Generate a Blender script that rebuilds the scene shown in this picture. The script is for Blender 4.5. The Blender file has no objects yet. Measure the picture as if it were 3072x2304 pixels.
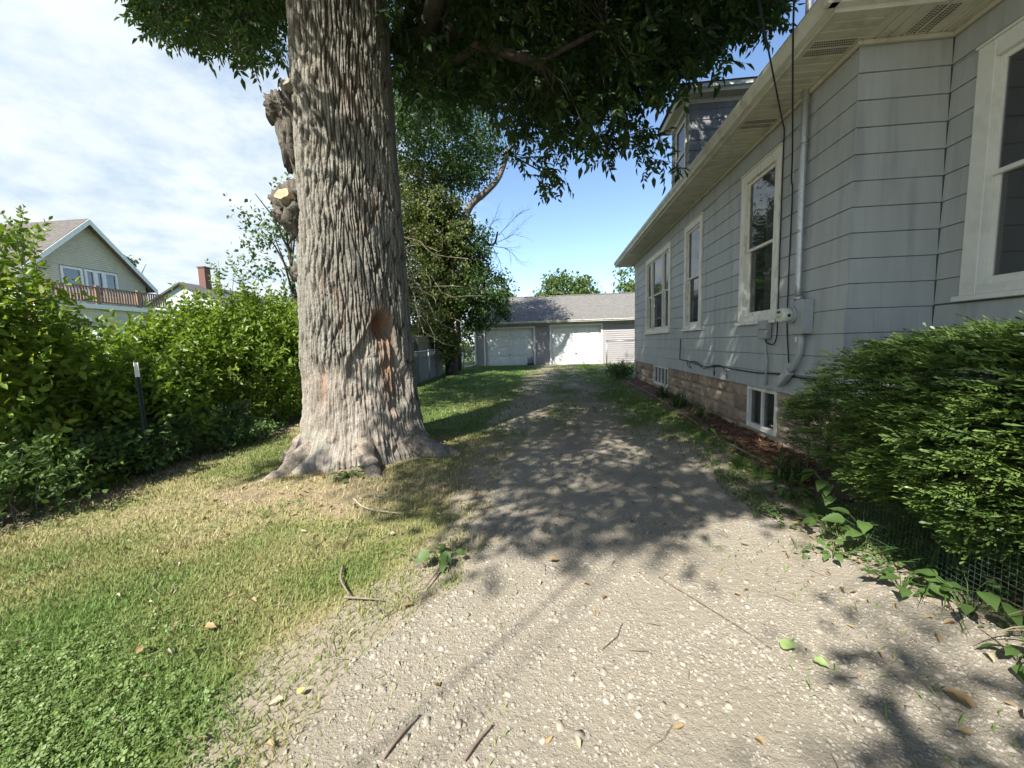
import bpy, math, random
import numpy as np
from mathutils import Vector, Matrix

# ------------------------------------------------------------------ camera, sky, sun, exposure
SC = bpy.context.scene
COL = SC.collection
rng = np.random.default_rng(7)
random.seed(7)
R = math.radians

F_PX, YAW, PITCH, ROLL, CAM_H = 396.0, 5.93, 5.75, 1.61, 1.45
_y, _p, _r = R(YAW), R(PITCH), R(ROLL)
FW = np.array([-math.sin(_y)*math.cos(_p), math.cos(_y)*math.cos(_p), -math.sin(_p)])
_rt = np.array([math.cos(_y), math.sin(_y), 0.0])
_up = np.cross(_rt, FW)
RT = _rt*math.cos(_r) - _up*math.sin(_r)
UP = _up*math.cos(_r) + _rt*math.sin(_r)
CAMP = np.array([0.0, 0.0, CAM_H])

cd = bpy.data.cameras.new('camera')
cd.sensor_width = 36.0
cd.lens = F_PX*36.0/1024.0
cd.clip_start = 0.05
cd.clip_end = 3000.0
cam = bpy.data.objects.new('camera', cd)
COL.objects.link(cam)
cam.matrix_world = Matrix(((RT[0], UP[0], -FW[0], 0), (RT[1], UP[1], -FW[1], 0), (RT[2], UP[2], -FW[2], CAM_H), (0, 0, 0, 1)))
SC.camera = cam

SUN_EL, SUN_AZ = 48.0, 25.0            # light travels towards +Y, swung towards +X by SUN_AZ
SD = np.array([math.sin(R(SUN_AZ))*math.cos(R(SUN_EL)), math.cos(R(SUN_AZ))*math.cos(R(SUN_EL)), -math.sin(R(SUN_EL))])

world = bpy.data.worlds.new('World')
SC.world = world
world.use_nodes = True
wn = world.node_tree
wn.nodes.clear()
def wnode(t, **kw):
    n = wn.nodes.new(t)
    for k, v in kw.items(): setattr(n, k, v)
    return n
wout = wnode('ShaderNodeOutputWorld')
wbg = wnode('ShaderNodeBackground')
sky = wnode('ShaderNodeTexSky')
sky.sky_type = 'NISHITA'
sky.sun_disc = False
sky.sun_elevation = R(SUN_EL)
sky.sun_rotation = R(180.0 + SUN_AZ)
sky.air_density = 1.0
sky.dust_density = 0.15
sky.ozone_density = 3.0
SKY_STRENGTH = 0.064
wgeo = wnode('ShaderNodeTexCoord')
sep = wnode('ShaderNodeSeparateXYZ')
wn.links.new(wgeo.outputs['Generated'], sep.inputs[0])
def wmath(op, a, b=None, clamp=False):
    n = wnode('ShaderNodeMath', operation=op)
    n.use_clamp = clamp
    for i, v in enumerate((a, b)):
        if v is None: continue
        if isinstance(v, (int, float)): n.inputs[i].default_value = v
        else: wn.links.new(v, n.inputs[i])
    return n.outputs[0]
zc = wmath('MAXIMUM', sep.outputs[2], 0.0)
den = wmath('ADD', zc, 0.22)
px = wmath('DIVIDE', sep.outputs[0], den)
py = wmath('DIVIDE', sep.outputs[1], den)
comb = wnode('ShaderNodeCombineXYZ')
wn.links.new(px, comb.inputs[0]); wn.links.new(py, comb.inputs[1])
n1 = wnode('ShaderNodeTexNoise'); n1.inputs['Scale'].default_value = 1.5; n1.inputs['Detail'].default_value = 10; n1.inputs['Roughness'].default_value = 0.62; n1.inputs['Distortion'].default_value = 0.25
n2 = wnode('ShaderNodeTexNoise'); n2.inputs['Scale'].default_value = 4.5; n2.inputs['Detail'].default_value = 8; n2.inputs['Roughness'].default_value = 0.6
wn.links.new(comb.outputs[0], n1.inputs['Vector']); wn.links.new(comb.outputs[0], n2.inputs['Vector'])
# a cloud bank lying over the western half of the sky (towards -X), open blue to the east
front = wmath('ADD', wmath('MULTIPLY', px, -0.75), wmath('MULTIPLY', py, -0.02))
front = wmath('SUBTRACT', front, 0.22)
front = wmath('MINIMUM', wmath('MAXIMUM', front, -0.42), 0.34)
cov = wmath('ADD', wmath('MULTIPLY', n1.outputs[0], 1.15), front)
cov = wmath('ADD', cov, wmath('MULTIPLY', n2.outputs[0], 0.22))
mask = wnode('ShaderNodeMapRange'); mask.interpolation_type = 'SMOOTHSTEP'
wn.links.new(cov, mask.inputs[0])
mask.inputs[1].default_value = 0.62; mask.inputs[2].default_value = 0.98
cshade = wnode('ShaderNodeMapRange')
wn.links.new(n2.outputs[0], cshade.inputs[0])
cshade.inputs[1].default_value = 0.34; cshade.inputs[2].default_value = 0.62
cshade.inputs[3].default_value = 0.0; cshade.inputs[4].default_value = 1.0
ccol = wnode('ShaderNodeMix', data_type='RGBA')
wn.links.new(cshade.outputs[0], ccol.inputs[0])
CL = 1.0/SKY_STRENGTH
ccol.inputs[6].default_value = (0.176*CL, 0.21*CL, 0.24*CL, 1)
ccol.inputs[7].default_value = (0.262*CL, 0.28*CL, 0.288*CL, 1)
skymix = wnode('ShaderNodeMix', data_type='RGBA')
mk = wmath('MULTIPLY', mask.outputs[0], 0.93)
wn.links.new(mk, skymix.inputs[0])
wn.links.new(sky.outputs[0], skymix.inputs[6])
wn.links.new(ccol.outputs[2], skymix.inputs[7])
wn.links.new(skymix.outputs[2], wbg.inputs[0])
wbg.inputs[1].default_value = SKY_STRENGTH
wn.links.new(wbg.outputs[0], wout.inputs[0])

sl = bpy.data.lights.new('sun', 'SUN')
sl.energy = 2.9
sl.angle = R(0.53)
sl.color = (1.0, 0.95, 0.86)
sun = bpy.data.objects.new('sun', sl)
COL.objects.link(sun)
sun.rotation_euler = Vector(SD).to_track_quat('-Z', 'Y').to_euler()
sun.location = (-10, -20, 30)

SC.view_settings.view_transform = 'Standard'
SC.view_settings.look = 'None'
SC.view_settings.gamma = 1.0
SC.view_settings.exposure = 1.98
SC.view_settings.use_curve_mapping = False
SC.render.engine = 'CYCLES'
SC.cycles.max_bounces = 6
SC.cycles.diffuse_bounces = 4
SC.cycles.transparent_max_bounces = 12
SC.cycles.use_denoising = True

# ------------------------------------------------------------------ small helpers
def project(P):
    """source-photo pixels (3072 wide) and depth of world points"""
    d = np.asarray(P, float) - CAMP
    z = d @ FW
    zz = np.where(np.abs(z) < 1e-6, 1e-6, z)
    return 3*(512 + F_PX*(d @ RT)/zz), 3*(384 - F_PX*(d @ UP)/zz), z

def unproject(u, v, depth):
    x = (np.asarray(u)/3 - 512)/F_PX
    y = -(np.asarray(v)/3 - 384)/F_PX
    dv = FW + np.multiply.outer(x, RT) + np.multiply.outer(y, UP)
    return CAMP + dv*np.asarray(depth)[..., None]

def in_poly(u, v, poly):
    u = np.asarray(u); v = np.asarray(v)
    inside = np.zeros(u.shape, bool)
    n = len(poly)
    j = n-1
    for i in range(n):
        xi, yi = poly[i]; xj, yj = poly[j]
        c = ((yi > v) != (yj > v)) & (u < (xj-xi)*(v-yi)/((yj-yi) if yj != yi else 1e-9) + xi)
        inside ^= c
        j = i
    return inside

def sstep(a, b, x):
    t = np.clip((np.asarray(x, float)-a)/(b-a), 0, 1)
    return t*t*(3-2*t)

def hash2(ix, iy, s=0):
    h = (ix*374761393 + iy*668265263 + s*1442695041) & 0xFFFFFFFF
    h = ((h ^ (h >> 13))*1274126177) & 0xFFFFFFFF
    h = h ^ (h >> 16)
    return (h & 0xFFFFFF)/float(0xFFFFFF)

def vnoise(x, y, s=0):
    x = np.asarray(x, float); y = np.asarray(y, float)
    ix = np.floor(x).astype(np.int64); iy = np.floor(y).astype(np.int64)
    fx = x-ix; fy = y-iy
    fx = fx*fx*(3-2*fx); fy = fy*fy*(3-2*fy)
    a = hash2(ix, iy, s); b = hash2(ix+1, iy, s); c = hash2(ix, iy+1, s); d = hash2(ix+1, iy+1, s)
    return (a*(1-fx)+b*fx)*(1-fy) + (c*(1-fx)+d*fx)*fy

def fbm(x, y, o=4, s=0):
    t = 0; a = 0.5; w = 0
    for k in range(o):
        t = t + a*vnoise(x*2**k, y*2**k, s+k*17); w += a; a *= 0.5
    return t/w

def ground_z(x, y):
    x = np.asarray(x, float); y = np.asarray(y, float)
    z = 0.23*sstep(4, 22, y)
    z = z + 0.14*sstep(1.1, 2.6, x)*(1-sstep(9, 20, y))
    d2 = (x+2.6)**2 + (y-5.1)**2
    z = z + 0.07*np.exp(-d2/2.2)
    near = np.exp(-((x)**2+(y-5)**2)/900.0)
    return z + near*(0.035*(fbm(x*0.9, y*0.9, 3, 5)-0.5) + 0.012*(fbm(x*4, y*4, 2, 9)-0.5))
def gz(x, y): return float(ground_z(x, y))

def mesh_np(name, V, F, mats, smooth=False, matidx=None):
    """V (n,3); F (m,k) constant k"""
    V = np.ascontiguousarray(V, np.float32); F = np.ascontiguousarray(F, np.int32)
    me = bpy.data.meshes.new(name)
    me.vertices.add(len(V)); me.vertices.foreach_set('co', V.ravel())
    k = F.shape[1]
    me.loops.add(F.size); me.loops.foreach_set('vertex_index', F.ravel())
    me.polygons.add(len(F)); me.polygons.foreach_set('loop_start', np.arange(0, F.size, k, dtype=np.int32))
    if smooth: me.polygons.foreach_set('use_smooth', np.ones(len(F), bool))
    for m in (mats if isinstance(mats, (list, tuple)) else [mats]): me.materials.append(m)
    if matidx is not None: me.polygons.foreach_set('material_index', np.asarray(matidx, np.int32))
    me.update(calc_edges=True)
    return me

def link(name, me, parent=None, kind=None, loc=None, label=None):
    o = bpy.data.objects.new(name, me)
    COL.objects.link(o)
    if parent is not None: o.parent = parent
    if kind: o['kind'] = kind
    if label: o['label'] = label
    if loc is not None: o.location = loc
    return o

def tag(o, label, cat, group=None):
    o['label'] = label; o['category'] = cat
    if group: o['group'] = group
    return o

def thing(name, label, cat, loc=(0, 0, 0), group=None):
    o = bpy.data.objects.new(name, None)
    COL.objects.link(o)
    o.empty_display_size = 0.1
    o.location = loc
    return tag(o, label, cat, group)

class MB:
    """collects boxes, tubes, quads; local frame subtracts `org`"""
    def __init__(s): s.v = []; s.f = []; s.sm = []
    def add(s, vs, fs, smooth=False):
        b = len(s.v); s.v += [tuple(map(float, p)) for p in vs]
        for f in fs: s.f.append(tuple(b+i for i in f)); s.sm.append(smooth)
        return s
    def box(s, x0, x1, y0, y1, z0, z1):
        return s.hexa([(x0, y0, z0), (x1, y0, z0), (x1, y1, z0), (x0, y1, z0), (x0, y0, z1), (x1, y0, z1), (x1, y1, z1), (x0, y1, z1)])
    def hexa(s, p):
        return s.add(p, [(3, 2, 1, 0), (4, 5, 6, 7), (0, 1, 5, 4), (1, 2, 6, 5), (2, 3, 7, 6), (3, 0, 4, 7)])
    def prism(s, poly, axis, a0, a1):
        """poly: 2-D points in the other two axes (in x,y,z order), extruded along axis"""
        n = len(poly); vs = []
        for a in (a0, a1):
            for p in poly:
                q = list(p); q.insert(axis, a); vs.append(q)
        fs = [tuple(range(n))[::-1], tuple(range(n, 2*n))] + [(i, (i+1) % n, n+(i+1) % n, n+i) for i in range(n)]
        return s.add(vs, fs)
    def tube(s, pts, r, n=8, cap=True, smooth=True):
        pts = [np.array(p, float) for p in pts]
        rr = r if isinstance(r, (list, tuple, np.ndarray)) else [r]*len(pts)
        vs = []; prev = None
        for i, p in enumerate(pts):
            t = pts[min(i+1, len(pts)-1)] - pts[max(i-1, 0)]
            t = t/(np.linalg.norm(t)+1e-9)
            if prev is None:
                a = np.array([0, 0, 1.0]) if abs(t[2]) < 0.9 else np.array([1.0, 0, 0])
                u = np.cross(t, a)
            else: u = prev - t*np.dot(prev, t)
            u = u/(np.linalg.norm(u)+1e-9); prev = u; w = np.cross(t, u)
            for k in range(n):
                an = 2*math.pi*k/n
                vs.append(p + rr[i]*(math.cos(an)*u + math.sin(an)*w))
        fs = []
        for i in range(len(pts)-1):
            for k in range(n):
                fs.append((i*n+k, i*n+(k+1) % n, (i+1)*n+(k+1) % n, (i+1)*n+k))
        s.add(vs, fs, smooth)
        if cap:
            b = len(s.v)-len(vs)
            s.f.append(tuple(b+k for k in range(n))[::-1]); s.sm.append(False)
            s.f.append(tuple(b+(len(pts)-1)*n+k for k in range(n))); s.sm.append(False)
        return s
    def build(s, name, mat, parent=None, kind=None, loc=None, label=None, bevel=0):
        me = bpy.data.meshes.new(name)
        vs = s.v
        if loc is not None: vs = [(p[0]-loc[0], p[1]-loc[1], p[2]-loc[2]) for p in vs]
        me.from_pydata(vs, [], s.f)
        me.polygons.foreach_set('use_smooth', s.sm)
        me.materials.append(mat)
        me.update()
        o = link(name, me, parent, kind, loc, label)
        if bevel:
            b = o.modifiers.new('bevel', 'BEVEL'); b.width = bevel; b.segments = 1; b.limit_method = 'ANGLE'
        return o
def box(name, mat, parent, b, bevel=0, kind=None, label=None):
    return MB().box(*b).build(name, mat, parent, kind=kind, bevel=bevel, label=label)

# ------------------------------------------------------------------ procedural materials
def mat_new(name):
    m = bpy.data.materials.new(name); m.use_nodes = True
    nt = m.node_tree; nt.nodes.clear()
    out = nt.nodes.new('ShaderNodeOutputMaterial')
    return m, nt, out
def surf(name, c1, c2, scale=6.0, stretch=(1, 1, 1), rough=0.7, bump=0.3, bdist=0.01, bscale=None, c3=None, c3scale=1.5, c3amt=0.5, rnd=0.0, metallic=0.0, spec=0.5, detail=8, lo=0.35, hi=0.65):
    """two-tone noise in world space + optional stain colour + per-object variation"""
    m, nt, out = mat_new(name)
    N = nt.nodes.new; L = nt.links.new
    geo = N('ShaderNodeNewGeometry')
    mp = N('ShaderNodeMapping'); mp.inputs['Scale'].default_value = stretch
    L(geo.outputs['Position'], mp.inputs[0])
    no = N('ShaderNodeTexNoise'); no.inputs['Scale'].default_value = scale; no.inputs['Detail'].default_value = detail; no.inputs['Roughness'].default_value = 0.65
    L(mp.outputs[0], no.inputs['Vector'])
    mr = N('ShaderNodeMapRange'); mr.inputs[1].default_value = lo; mr.inputs[2].default_value = hi
    L(no.outputs[0], mr.inputs[0])
    mx = N('ShaderNodeMix'); mx.data_type = 'RGBA'
    mx.inputs[6].default_value = (*c1, 1); mx.inputs[7].default_value = (*c2, 1)
    L(mr.outputs[0], mx.inputs[0])
    col = mx.outputs[2]
    if c3 is not None:
        n3 = N('ShaderNodeTexNoise'); n3.inputs['Scale'].default_value = c3scale; n3.inputs['Detail'].default_value = 6
        L(mp.outputs[0], n3.inputs['Vector'])
        r3 = N('ShaderNodeMapRange'); r3.inputs[1].default_value = 0.52; r3.inputs[2].default_value = 0.66; r3.inputs[4].default_value = c3amt
        L(n3.outputs[0], r3.inputs[0])
        m3 = N('ShaderNodeMix'); m3.data_type = 'RGBA'
        L(r3.outputs[0], m3.inputs[0]); L(col, m3.inputs[6]); m3.inputs[7].default_value = (*c3, 1)
        col = m3.outputs[2]
    if rnd:
        oi = N('ShaderNodeObjectInfo')
        rr = N('ShaderNodeMapRange'); rr.inputs[3].default_value = 1-rnd; rr.inputs[4].default_value = 1+rnd
        L(oi.outputs['Random'], rr.inputs[0])
        hs = N('ShaderNodeHueSaturation'); L(col, hs.inputs['Color']); L(rr.outputs[0], hs.inputs['Value'])
        col = hs.outputs[0]
    bs = N('ShaderNodeBsdfPrincipled')
    L(col, bs.inputs['Base Color'])
    bs.inputs['Roughness'].default_value = rough
    bs.inputs['Metallic'].default_value = metallic
    bs.inputs['Specular IOR Level'].default_value = spec
    if bump:
        nb = no
        if bscale:
            nb = N('ShaderNodeTexNoise'); nb.inputs['Scale'].default_value = bscale; nb.inputs['Detail'].default_value = 6
            L(mp.outputs[0], nb.inputs['Vector'])
        bp = N('ShaderNodeBump'); bp.inputs['Strength'].default_value = bump; bp.inputs['Distance'].default_value = bdist
        L(nb.outputs[0], bp.inputs['Height']); L(bp.outputs[0], bs.inputs['Normal'])
    L(bs.outputs[0], out.inputs[0])
    return m

def leafmat(name, c1, c2, trans=0.35, rough=0.5, c3=None, c3p=0.06, tcol=None):
    """foliage: colour varied leaf by leaf, light passing through"""
    m, nt, out = mat_new(name)
    N = nt.nodes.new; L = nt.links.new
    geo = N('ShaderNodeNewGeometry')
    mx = N('ShaderNodeMix'); mx.data_type = 'RGBA'
    mx.inputs[6].default_value = (*c1, 1); mx.inputs[7].default_value = (*c2, 1)
    no = N('ShaderNodeTexNoise'); no.inputs['Scale'].default_value = 1.1; no.inputs['Detail'].default_value = 3
    L(geo.outputs['Position'], no.inputs['Vector'])
    ad = N('ShaderNodeMath'); ad.operation = 'MULTIPLY_ADD'; ad.inputs[1].default_value = 0.55
    L(geo.outputs['Random Per Island'], ad.inputs[0])
    mr = N('ShaderNodeMapRange'); mr.inputs[1].default_value = 0.3; mr.inputs[2].default_value = 0.7; mr.inputs[4].default_value = 0.45
    L(no.outputs[0], mr.inputs[0]); L(mr.outputs[0], ad.inputs[2])
    L(ad.outputs[0], mx.inputs[0])
    col = mx.outputs[2]
    if c3 is not None:
        gt = N('ShaderNodeMath'); gt.operation = 'LESS_THAN'; gt.inputs[1].default_value = c3p
        L(geo.outputs['Random Per Island'], gt.inputs[0])
        m3 = N('ShaderNodeMix'); m3.data_type = 'RGBA'; L(gt.outputs[0], m3.inputs[0]); L(col, m3.inputs[6]); m3.inputs[7].default_value = (*c3, 1)
        col = m3.outputs[2]
    bs = N('ShaderNodeBsdfPrincipled'); L(col, bs.inputs['Base Color']); bs.inputs['Roughness'].default_value = rough
    bs.inputs['Specular IOR Level'].default_value = 0.35
    tr = N('ShaderNodeBsdfTranslucent')
    hs = N('ShaderNodeHueSaturation'); hs.inputs['Hue'].default_value = 0.485; hs.inputs['Saturation'].default_value = 1.1; hs.inputs['Value'].default_value = 1.5
    L(col, hs.inputs['Color']); L(hs.outputs[0], tr.inputs[0])
    ms = N('ShaderNodeMixShader'); ms.inputs[0].default_value = trans
    L(bs.outputs[0], ms.inputs[1]); L(tr.outputs[0], ms.inputs[2]); L(ms.outputs[0], out.inputs[0])
    return m

def attrmat(name, attr, stops, scale=20.0, rough=0.85, bump=0.5, bdist=0.01, jitter=0.25, stretch=(1, 1, 1), island=False, trans=0.0, spec=0.3, attr2=None, col2=None):
    """colour picked from a float attribute on the mesh through a ramp, broken up by noise"""
    m, nt, out = mat_new(name)
    N = nt.nodes.new; L = nt.links.new
    at = N('ShaderNodeAttribute'); at.attribute_name = attr
    geo = N('ShaderNodeNewGeometry')
    mp = N('ShaderNodeMapping'); mp.inputs['Scale'].default_value = stretch
    L(geo.outputs['Position'], mp.inputs[0])
    no = N('ShaderNodeTexNoise'); no.inputs['Scale'].default_value = scale; no.inputs['Detail'].default_value = 8; no.inputs['Roughness'].default_value = 0.7
    L(mp.outputs[0], no.inputs['Vector'])
    sub = N('ShaderNodeMath'); sub.operation = 'SUBTRACT'; sub.inputs[1].default_value = 0.5
    L(geo.outputs['Random Per Island'] if island else no.outputs[0], sub.inputs[0])
    ma = N('ShaderNodeMath'); ma.operation = 'MULTIPLY_ADD'; ma.inputs[1].default_value = jitter*(1 if island else 2.5)
    L(sub.outputs[0], ma.inputs[0]); L(at.outputs['Fac'], ma.inputs[2])
    cr = N('ShaderNodeValToRGB')
    el = cr.color_ramp.elements
    while len(el) < len(stops): el.new(0.5)
    for e, (p, c) in zip(el, stops): e.position = p; e.color = (*c, 1)
    L(ma.outputs[0], cr.inputs[0])
    base = cr.outputs[0]
    if attr2:
        a2 = N('ShaderNodeAttribute'); a2.attribute_name = attr2
        n2_ = N('ShaderNodeTexNoise'); n2_.inputs['Scale'].default_value = 14; n2_.inputs['Detail'].default_value = 10; n2_.inputs['Roughness'].default_value = 0.8
        L(geo.outputs['Position'], n2_.inputs['Vector'])
        ad = N('ShaderNodeMath'); ad.operation = 'ADD'; L(a2.outputs['Fac'], ad.inputs[0]); L(n2_.outputs[0], ad.inputs[1])
        rg = N('ShaderNodeMapRange'); rg.inputs[1].default_value = 0.86; rg.inputs[2].default_value = 1.06; L(ad.outputs[0], rg.inputs[0])
        v2 = N('ShaderNodeTexVoronoi'); v2.inputs['Scale'].default_value = 75; L(geo.outputs['Position'], v2.inputs['Vector'])
        cm = N('ShaderNodeMix'); cm.data_type = 'RGBA'; cm.inputs[6].default_value = (*col2[0], 1); cm.inputs[7].default_value = (*col2[1], 1); L(v2.outputs['Color'], cm.inputs[0])
        fm = N('ShaderNodeMix'); fm.data_type = 'RGBA'; L(rg.outputs[0], fm.inputs[0]); L(base, fm.inputs[6]); L(cm.outputs[2], fm.inputs[7]); base = fm.outputs[2]
    bs = N('ShaderNodeBsdfPrincipled'); L(base, bs.inputs['Base Color']); bs.inputs['Roughness'].default_value = rough
    bs.inputs['Specular IOR Level'].default_value = spec
    if bump:
        bp = N('ShaderNodeBump'); bp.inputs['Strength'].default_value = bump; bp.inputs['Distance'].default_value = bdist
        L(no.outputs[0], bp.inputs['Height']); L(bp.outputs[0], bs.inputs['Normal'])
    sh = bs.outputs[0]
    if trans:
        tr = N('ShaderNodeBsdfTranslucent'); L(cr.outputs[0], tr.inputs[0])
        ms = N('ShaderNodeMixShader'); ms.inputs[0].default_value = trans
        L(sh, ms.inputs[1]); L(tr.outputs[0], ms.inputs[2]); sh = ms.outputs[0]
    L(sh, out.inputs[0])
    return m

def glassmat(name, tint=(0.045, 0.052, 0.055), alpha=0.45):
    m, nt, out = mat_new(name)
    N = nt.nodes.new; L = nt.links.new
    bs = N('ShaderNodeBsdfPrincipled')
    bs.inputs['Base Color'].default_value = (*tint, 1); bs.inputs['Roughness'].default_value = 0.03
    bs.inputs['Specular IOR Level'].default_value = 1.0; bs.inputs['IOR'].default_value = 1.9
    tr = N('ShaderNodeBsdfTransparent')
    geo = N('ShaderNodeNewGeometry')
    no = N('ShaderNodeTexNoise'); no.inputs['Scale'].default_value = 1.3; no.inputs['Detail'].default_value = 2
    L(geo.outputs['Position'], no.inputs['Vector'])
    bp = N('ShaderNodeBump'); bp.inputs['Strength'].default_value = 0.12; bp.inputs['Distance'].default_value = 0.05
    L(no.outputs[0], bp.inputs['Height']); L(bp.outputs[0], bs.inputs['Normal'])
    ms = N('ShaderNodeMixShader'); ms.inputs[0].default_value = alpha
    L(tr.outputs[0], ms.inputs[1]); L(bs.outputs[0], ms.inputs[2]); L(ms.outputs[0], out.inputs[0])
    return m

M = {}
M['siding'] = surf('grey_siding_paint', (0.375, 0.40, 0.408), (0.43, 0.455, 0.462), scale=9, stretch=(1, 1, 0.12), rough=0.55, bump=0.12, bdist=0.004, c3=(0.29, 0.305, 0.325), c3scale=7, c3amt=0.6, rnd=0.03)
M['wallback'] = surf('wall_backing', (0.11, 0.12, 0.125), (0.13, 0.14, 0.145), rough=0.8, bump=0)
M['trim'] = surf('worn_white_paint', (0.72, 0.72, 0.66), (0.80, 0.80, 0.75), scale=12, stretch=(1, 1, 0.4), rough=0.5, bump=0.2, bdist=0.004, c3=(0.50, 0.44, 0.36), c3scale=16, c3amt=0.6)
M['cleantrim'] = surf('white_trim_paint', (0.70, 0.71, 0.67), (0.77, 0.78, 0.74), scale=6, rough=0.5, bump=0.1, bdist=0.003, c3=(0.55, 0.54, 0.48), c3scale=9, c3amt=0.3)
M['soffit'] = surf('aged_cream_soffit', (0.50, 0.49, 0.42), (0.60, 0.59, 0.51), scale=5, rough=0.55, bump=0.15, bdist=0.004, c3=(0.33, 0.31, 0.25), c3scale=6, c3amt=0.4, rnd=0.05)
M['gutter'] = surf('gutter_aluminium', (0.62, 0.62, 0.57), (0.70, 0.70, 0.66), scale=7, stretch=(1, 1, 0.5), rough=0.4, bump=0.1, bdist=0.003, c3=(0.42, 0.36, 0.28), c3scale=8, c3amt=0.5)
M['block'] = surf('rock_faced_block', (0.27, 0.205, 0.15), (0.38, 0.305, 0.235), scale=7, rough=0.9, bump=0.7, bdist=0.02, c3=(0.20, 0.17, 0.14), c3scale=3.5, c3amt=0.7, rnd=0.26)
M['mortar'] = surf('mortar', (0.36, 0.32, 0.27), (0.44, 0.40, 0.34), scale=14, rough=0.95, bump=0.5, bdist=0.006)
M['shingle'] = surf('dark_roof_shingle', (0.055, 0.055, 0.058), (0.10, 0.095, 0.09), scale=18, stretch=(1, 1, 3), rough=0.95, bump=0.6, bdist=0.01, rnd=0.1)
M['garroof'] = surf('weathered_roof_shingle', (0.11, 0.105, 0.10), (0.20, 0.19, 0.175), scale=5, stretch=(1.4, 4, 4), rough=0.95, bump=0.5, bdist=0.015)
M['vinyl'] = surf('mauve_grey_vinyl', (0.30, 0.28, 0.285), (0.34, 0.32, 0.32), scale=3, rough=0.5, bump=0.05, bdist=0.003)
M['doorwhite'] = surf('white_garage_door', (0.70, 0.72, 0.70), (0.76, 0.78, 0.76), scale=4, rough=0.45, bump=0.05, bdist=0.003, c3=(0.6, 0.6, 0.57), c3scale=3, c3amt=0.3)
M['cream'] = surf('cream_vinyl', (0.52, 0.475, 0.36), (0.58, 0.535, 0.41), scale=2, rough=0.55, bump=0.05, bdist=0.003)
M['brownroof'] = surf('brown_roof_shingle', (0.075, 0.066, 0.062), (0.14, 0.122, 0.112), scale=3.5, stretch=(1, 3, 3), rough=0.95, bump=0.4, bdist=0.02)
M['deckwood'] = surf('weathered_deck_wood', (0.20, 0.12, 0.075), (0.30, 0.19, 0.125), scale=6, stretch=(1, 1, 0.3), rough=0.8, bump=0.3, bdist=0.005, rnd=0.15)
M['fencewood'] = surf('greenish_fence_board', (0.15, 0.138, 0.085), (0.22, 0.205, 0.135), scale=5, stretch=(2, 2, 0.2), rough=0.85, bump=0.4, bdist=0.006, rnd=0.15)
M['brick'] = surf('brick', (0.13, 0.065, 0.05), (0.19, 0.10, 0.075), scale=12, rough=0.9, bump=0.5, bdist=0.01)
M['galv'] = surf('galvanised_steel', (0.40, 0.42, 0.42), (0.52, 0.54, 0.54), scale=30, rough=0.42, bump=0.1, bdist=0.002, metallic=0.75)
M['greymetal'] = surf('grey_painted_metal', (0.33, 0.36, 0.36), (0.39, 0.42, 0.42), scale=10, rough=0.5, bump=0.1, bdist=0.003)
M['pvc'] = surf('grey_painted_conduit', (0.36, 0.39, 0.38), (0.43, 0.46, 0.45), scale=14, rough=0.5, bump=0.1, bdist=0.003)
M['cable'] = surf('black_cable', (0.012, 0.013, 0.014), (0.022, 0.023, 0.025), rough=0.5, bump=0)
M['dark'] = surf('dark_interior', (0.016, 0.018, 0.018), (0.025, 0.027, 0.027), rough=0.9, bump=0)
M['curtain'] = surf('pale_curtain', (0.42, 0.44, 0.42), (0.52, 0.53, 0.50), scale=8, stretch=(1, 4, 0.1), rough=0.9, bump=0.1)
M['glass'] = glassmat('window_glass', alpha=0.5)
M['dial'] = surf('meter_glass', (0.62, 0.62, 0.55), (0.70, 0.70, 0.63), rough=0.12, bump=0)
M['black'] = surf('black_plastic', (0.01, 0.01, 0.01), (0.02, 0.02, 0.02), rough=0.4, bump=0)
M['white'] = surf('white_plastic', (0.78, 0.78, 0.75), (0.82, 0.82, 0.8), rough=0.4, bump=0)
M['postgreen'] = surf('dark_green_steel', (0.012, 0.03, 0.028), (0.02, 0.045, 0.04), scale=20, rough=0.5, bump=0.1)
M['mesh'] = surf('green_wire', (0.05, 0.08, 0.07), (0.09, 0.125, 0.11), scale=20, rough=0.5, bump=0, metallic=0.3)
M['stick'] = surf('dead_stick', (0.14, 0.105, 0.08), (0.24, 0.19, 0.15), scale=30, rough=0.9, bump=0.5, bdist=0.004)
M['palestick'] = surf('bleached_stick', (0.36, 0.31, 0.22), (0.46, 0.40, 0.30), scale=30, rough=0.9, bump=0.3, bdist=0.003)
M['barkdark'] = surf('branch_bark', (0.032, 0.027, 0.022), (0.075, 0.062, 0.050), scale=14, stretch=(1, 1, 0.4), rough=0.95, bump=0.6, bdist=0.02)
M['greybark'] = surf('grey_branch_bark', (0.12, 0.11, 0.095), (0.20, 0.185, 0.16), scale=9, stretch=(1, 1, 0.4), rough=0.95, bump=0.6, bdist=0.02)
M['cutwood'] = surf('pale_cut_wood', (0.30, 0.225, 0.14), (0.42, 0.33, 0.215), scale=16, rough=0.85, bump=0.4, bdist=0.006, c3=(0.25, 0.19, 0.13), c3scale=9, c3amt=0.6)
M['greycut'] = surf('grey_cut_wood', (0.19, 0.165, 0.135), (0.28, 0.25, 0.205), scale=16, rough=0.85, bump=0.4, bdist=0.006, c3=(0.16, 0.13, 0.10), c3scale=9, c3amt=0.6)
M['ash'] = leafmat('ash_leaf', (0.022, 0.048, 0.015), (0.052, 0.098, 0.023), trans=0.42, c3=(0.10, 0.12, 0.02), c3p=0.02)
M['shrub'] = leafmat('shrub_leaf', (0.085, 0.165, 0.025), (0.215, 0.305, 0.045), trans=0.38, rough=0.42, c3=(0.21, 0.24, 0.06), c3p=0.05)
M['weed'] = leafmat('weed_leaf', (0.045, 0.095, 0.025), (0.10, 0.165, 0.045), trans=0.25)
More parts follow.
